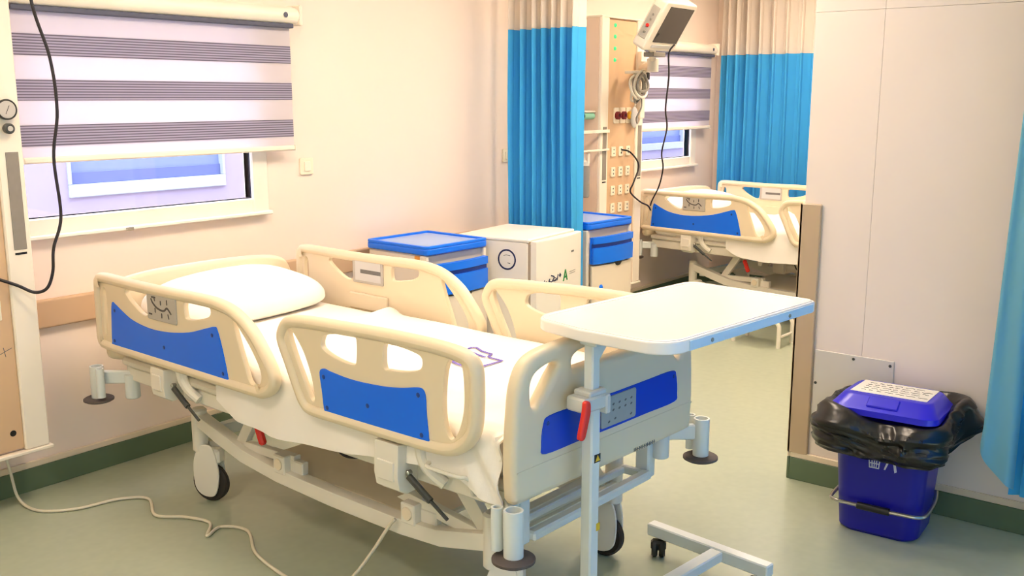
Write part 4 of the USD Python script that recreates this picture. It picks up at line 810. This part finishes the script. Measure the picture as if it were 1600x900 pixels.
# light switches on the window wall
def switch(x, z, label):
    s = thing('light_switch', label, 'light switch', (x, WA, z))
    obj('plate', xz(plate(rrect(-0.042, 0.042, -0.042, 0.042, 0.006), (), 0.012, 0.003, 2), -0.006), 'socket_white', s)
    obj('rocker', xz(plate(rrect(-0.02, 0.02, -0.024, 0.024, 0.004), (), 0.008, 0.002, 2), -0.015), 'headwall_white', s)
switch(3.33, 1.255, 'white wall switch right of the near window blind')
switch(4.975, 1.235, 'white wall switch half behind the gathered blue curtain')

# ------------------------------------------------------------------ waste bin
bn = thing('waste_bin', 'dark blue pedal bin with white label on its lid, against the partition', 'waste bin', (3.655, 1.06, 0), 3.0)
def loft(rows, n=8, cap=True):
    V, F = [], []; m = None
    for x0, x1, y0, y1, r, z in rows:
        R = rrect(x0, x1, y0, y1, r, n); m = len(R); V.append(np.column_stack([R, np.full(m, z)]))
    V = np.vstack(V); k = len(rows)
    for i in range(k - 1):
        for j in range(m):
            l = (j + 1) % m; F += [[i * m + j, i * m + l, (i + 1) * m + l], [i * m + j, (i + 1) * m + l, (i + 1) * m + j]]
    if cap:
        V = np.vstack([V, V[:m].mean(0), V[-m:].mean(0)]); a, b = len(V) - 2, len(V) - 1
        for j in range(m):
            l = (j + 1) % m; F += [[a, l, j], [b, (k - 1) * m + j, (k - 1) * m + l]]
    return trimesh.Trimesh(V, F, process=False)
obj('body', loft([(-0.125, 0.125, -0.135, 0.135, 0.06, 0.0), (-0.135, 0.135, -0.145, 0.145, 0.06, 0.012), (-0.155, 0.155, -0.172, 0.172, 0.06, 0.42), (-0.165, 0.165, -0.182, 0.182, 0.06, 0.425), (-0.165, 0.165, -0.182, 0.182, 0.06, 0.445)]), 'bin_blue_shaded', bn)
ld = obj('lid', rot(loft([(-0.165, 0.165, -0.178, 0.178, 0.06, 0.447), (-0.18, 0.17, -0.19, 0.19, 0.06, 0.45), (-0.18, 0.17, -0.19, 0.19, 0.06, 0.472), (-0.172, 0.162, -0.182, 0.182, 0.055, 0.479), (-0.125, 0.138, -0.158, 0.158, 0.05, 0.511), (-0.112, 0.13, -0.15, 0.15, 0.045, 0.516)]), 3.0, (0, 1, 0), (0.16, 0, 0.447)), 'bin_lid', bn)
def on_lid(m): return rot(m, 3.0, (0, 1, 0), (0.16, 0, 0.447))
obj('lid_grip', on_lid(mv(rot(bx(-0.03, 0.02, -0.055, 0.055, 0, 0.012, 0.004), -34, (0, 1, 0)), -0.138, 0.0, 0.495)), 'bin_lid', ld)
lb = obj('lid_label', on_lid(bx(-0.09, 0.115, -0.135, 0.135, 0.5162, 0.5178, 0)), 'label_white', ld, label='white paper label with lines of script')
rr = np.random.default_rng(11); L = []
for k, x in enumerate((-0.05, -0.018, 0.014, 0.046, 0.078)):
    y = 0.105
    while y > -0.10:
        l = rr.uniform(0.012, 0.035); a = rr.uniform(-0.006, 0.008)
        L.append(spline([(x, y), (x - a, y - l * 0.3), (x + a * 0.6, y - l * 0.65), (x, y - l)], 3)); y -= l + rr.uniform(0.008, 0.016)
stuff(obj('label_script', on_lid(mv(strokes(L, 0.0026), 0, 0, 0.5178)), 'ink_grey', ld))
# printed symbol on the front: waste basket and two tapered strokes
def on_front(m):
    m = m.copy(); m.apply_transform(np.array([[0, 0, -1, 0], [-1, 0, 0, 0], [0, 1, 0, 0], [0, 0, 0, 1.0]])); v = m.vertices.copy(); v[:, 0] += -0.1355 - 0.02 * np.clip((v[:, 2] - 0.012) / 0.408, 0, 1) - 0.0008; m.vertices = v; return m
bk = [[(-0.026, 0.26), (-0.02, 0.20), (0.012, 0.20), (0.018, 0.26)], [(-0.014, 0.26), (-0.011, 0.20)], [(-0.004, 0.26), (-0.004, 0.20)], [(0.006, 0.26), (0.003, 0.20)], [(-0.024, 0.235), (0.016, 0.235)], [(-0.022, 0.217), (0.014, 0.217)], [(-0.028, 0.26), (0.02, 0.26)]]
obj('bin_symbol', on_front(mv(strokes(bk, 0.0042), -0.01, 0.07, 0)), 'white_print', bn)
obj('bin_symbol', on_front(mv(cat(*[trimesh.creation.extrude_polygon(Polygon(q), 0.0012, engine='earcut') for q in ([(0.03, 0.20), (0.052, 0.27), (0.062, 0.27), (0.036, 0.2)], [(0.064, 0.27), (0.058, 0.25), (0.068, 0.195), (0.076, 0.2)])]), -0.01, 0.07, 0)), 'white_print', bn)
hb = spline([(0.06, 0.165, 0.115), (0.0, 0.17, 0.118), (-0.12, 0.168, 0.12), (-0.158, 0.15, 0.12), (-0.166, 0.10, 0.12), (-0.168, 0.0, 0.12), (-0.166, -0.10, 0.12), (-0.158, -0.15, 0.12), (-0.12, -0.172, 0.12), (0.0, -0.174, 0.13), (0.06, -0.165, 0.15)], 6)
h_ = obj('pedal_bar', tube(hb, 0.007, 10), 'steel', bn, label='chrome bar round the front')
obj('bar_sleeve', tube([(-0.167, 0.06, 0.12), (-0.168, 0.02, 0.12), (-0.168, -0.03, 0.12), (-0.167, -0.055, 0.12)], 0.0135, 14), 'black_plastic', h_)
# black liner bag folded out over the rim
def bag():
    """Liner: leaves the rim, billows out and hangs down; sharp creases come from folded (ridged) noise."""
    n, rows = 240, 34
    base = rrect(-0.162, 0.162, -0.179, 0.179, 0.06, 14)
    q = np.vstack([base, base[:1]]); d = np.r_[0, np.cumsum(np.linalg.norm(np.diff(q, axis=0), axis=1))]; s_ = np.linspace(0, d[-1], n, endpoint=False)
    R = _ccw(np.stack([np.interp(s_, d, q[:, 0]), np.interp(s_, d, q[:, 1])], 1)); N = -_norms(R); an = np.arctan2(R[:, 1], R[:, 0])
    front = np.clip(np.cos(an - math.pi), 0, 1); left = np.exp(-((an - 2.35) / 0.4) ** 2); right = np.exp(-((an + 1.12) / 0.36) ** 2)
    ridge = lambda p, sd: 1 - np.abs(2 * meshkit.noise(p, sd) - 1)
    prof = spline([(0.008, 0.449), (0.016, 0.452), (0.026, 0.445), (0.034, 0.425), (0.040, 0.40), (0.043, 0.375), (0.040, 0.352), (0.032, 0.335), (0.024, 0.322)], 6); prof = prof[np.linspace(0, len(prof) - 1, rows).round().astype(int)]
    out = []
    for k, (o_, z) in enumerate(prof):
        f = k / (rows - 1); w = min(1, f * 4)
        A = np.stack([R[:, 0] * 7, R[:, 1] * 7, np.full(n, z * 22)], -1)
        B2 = A + 0.8 * np.stack([meshkit.noise(A * 0.8, 21), meshkit.noise(A * 0.8, 22), meshkit.noise(A * 0.8, 23)], -1)
        cr = 0.034 * (ridge(B2 * [1.0, 1.0, 0.45], 2) - 0.55) + 0.026 * (ridge(B2 * [1.9, 1.9, 0.9], 5) - 0.55) + 0.013 * (ridge(B2 * 3.3, 8) - 0.5)
        lift = (1 - front) * math.exp(-((f - 0.16) / 0.14) ** 2)
        sag = 0.5 - 0.5 * math.cos(min(f * 1.2, 1) * 2 * math.pi)
        off = o_ + cr * w + left * 0.034 * min(1, 2.2 * f) * (1 - 0.5 * f) + right * 0.095 * min(1, 1.6 * f) * (1 - 0.35 * f) + front * 0.006 * sag
        off = np.maximum(off, 0.006 + 0.008 * w)
        zz = z + 0.022 * (ridge(A * [1.4, 1.4, 0.2], 12) - 0.55) * f + right * (0.02 + 0.055 * f) + left * (0.03 * (1 - f) + 0.01) - 0.014 * front * f + 0.032 * lift * (0.6 + 0.8 * ridge(A * 0.7, 31))
        P = np.column_stack([R + N * off[:, None], zz]); P[:, 0] = np.minimum(P[:, 0], 0.207 + 0.004 * np.sin(an * 9)); out.append(P)
    P = np.array(out).transpose(1, 0, 2); P = np.concatenate([P, P[:1]], 0)
    return thick(P, 0.0015)
bg = thing('bin_bag', 'crumpled black plastic liner folded out over the rim of the blue bin', 'bin bag', (3.655, 1.06, 0), 3.0)
obj('liner', bag(), 'bag_black', bg, smooth=18)

# ------------------------------------------------------------------ step stool by the far bed
st = thing('step_stool', 'low step stool with white tube legs beside the far bed, behind the overbed table', 'step stool', (6.14, 2.465, 0), -92.0)
for y in (-0.19, 0.01):
    obj('leg_tube', tube(spline([(0.0, y, 0.0), (0.0, y, 0.11), (-0.004, y, 0.148), (-0.03, y, 0.172), (-0.08, y, 0.178), (-0.24, y, 0.178), (-0.29, y, 0.172), (-0.316, y, 0.148), (-0.32, y, 0.11), (-0.32, y, 0.0)], 6), 0.014, 12), 'metal_white', st)
obj('tread', bx(-0.30, -0.06, -0.20, 0.02, 0.192, 0.212, 0.006), 'rubber_grey', st)
for x in (0.0, -0.32): obj('cross_tube', seg((x, -0.19, 0.07), (x, 0.01, 0.07), 0.009, 10), 'metal_white', st)
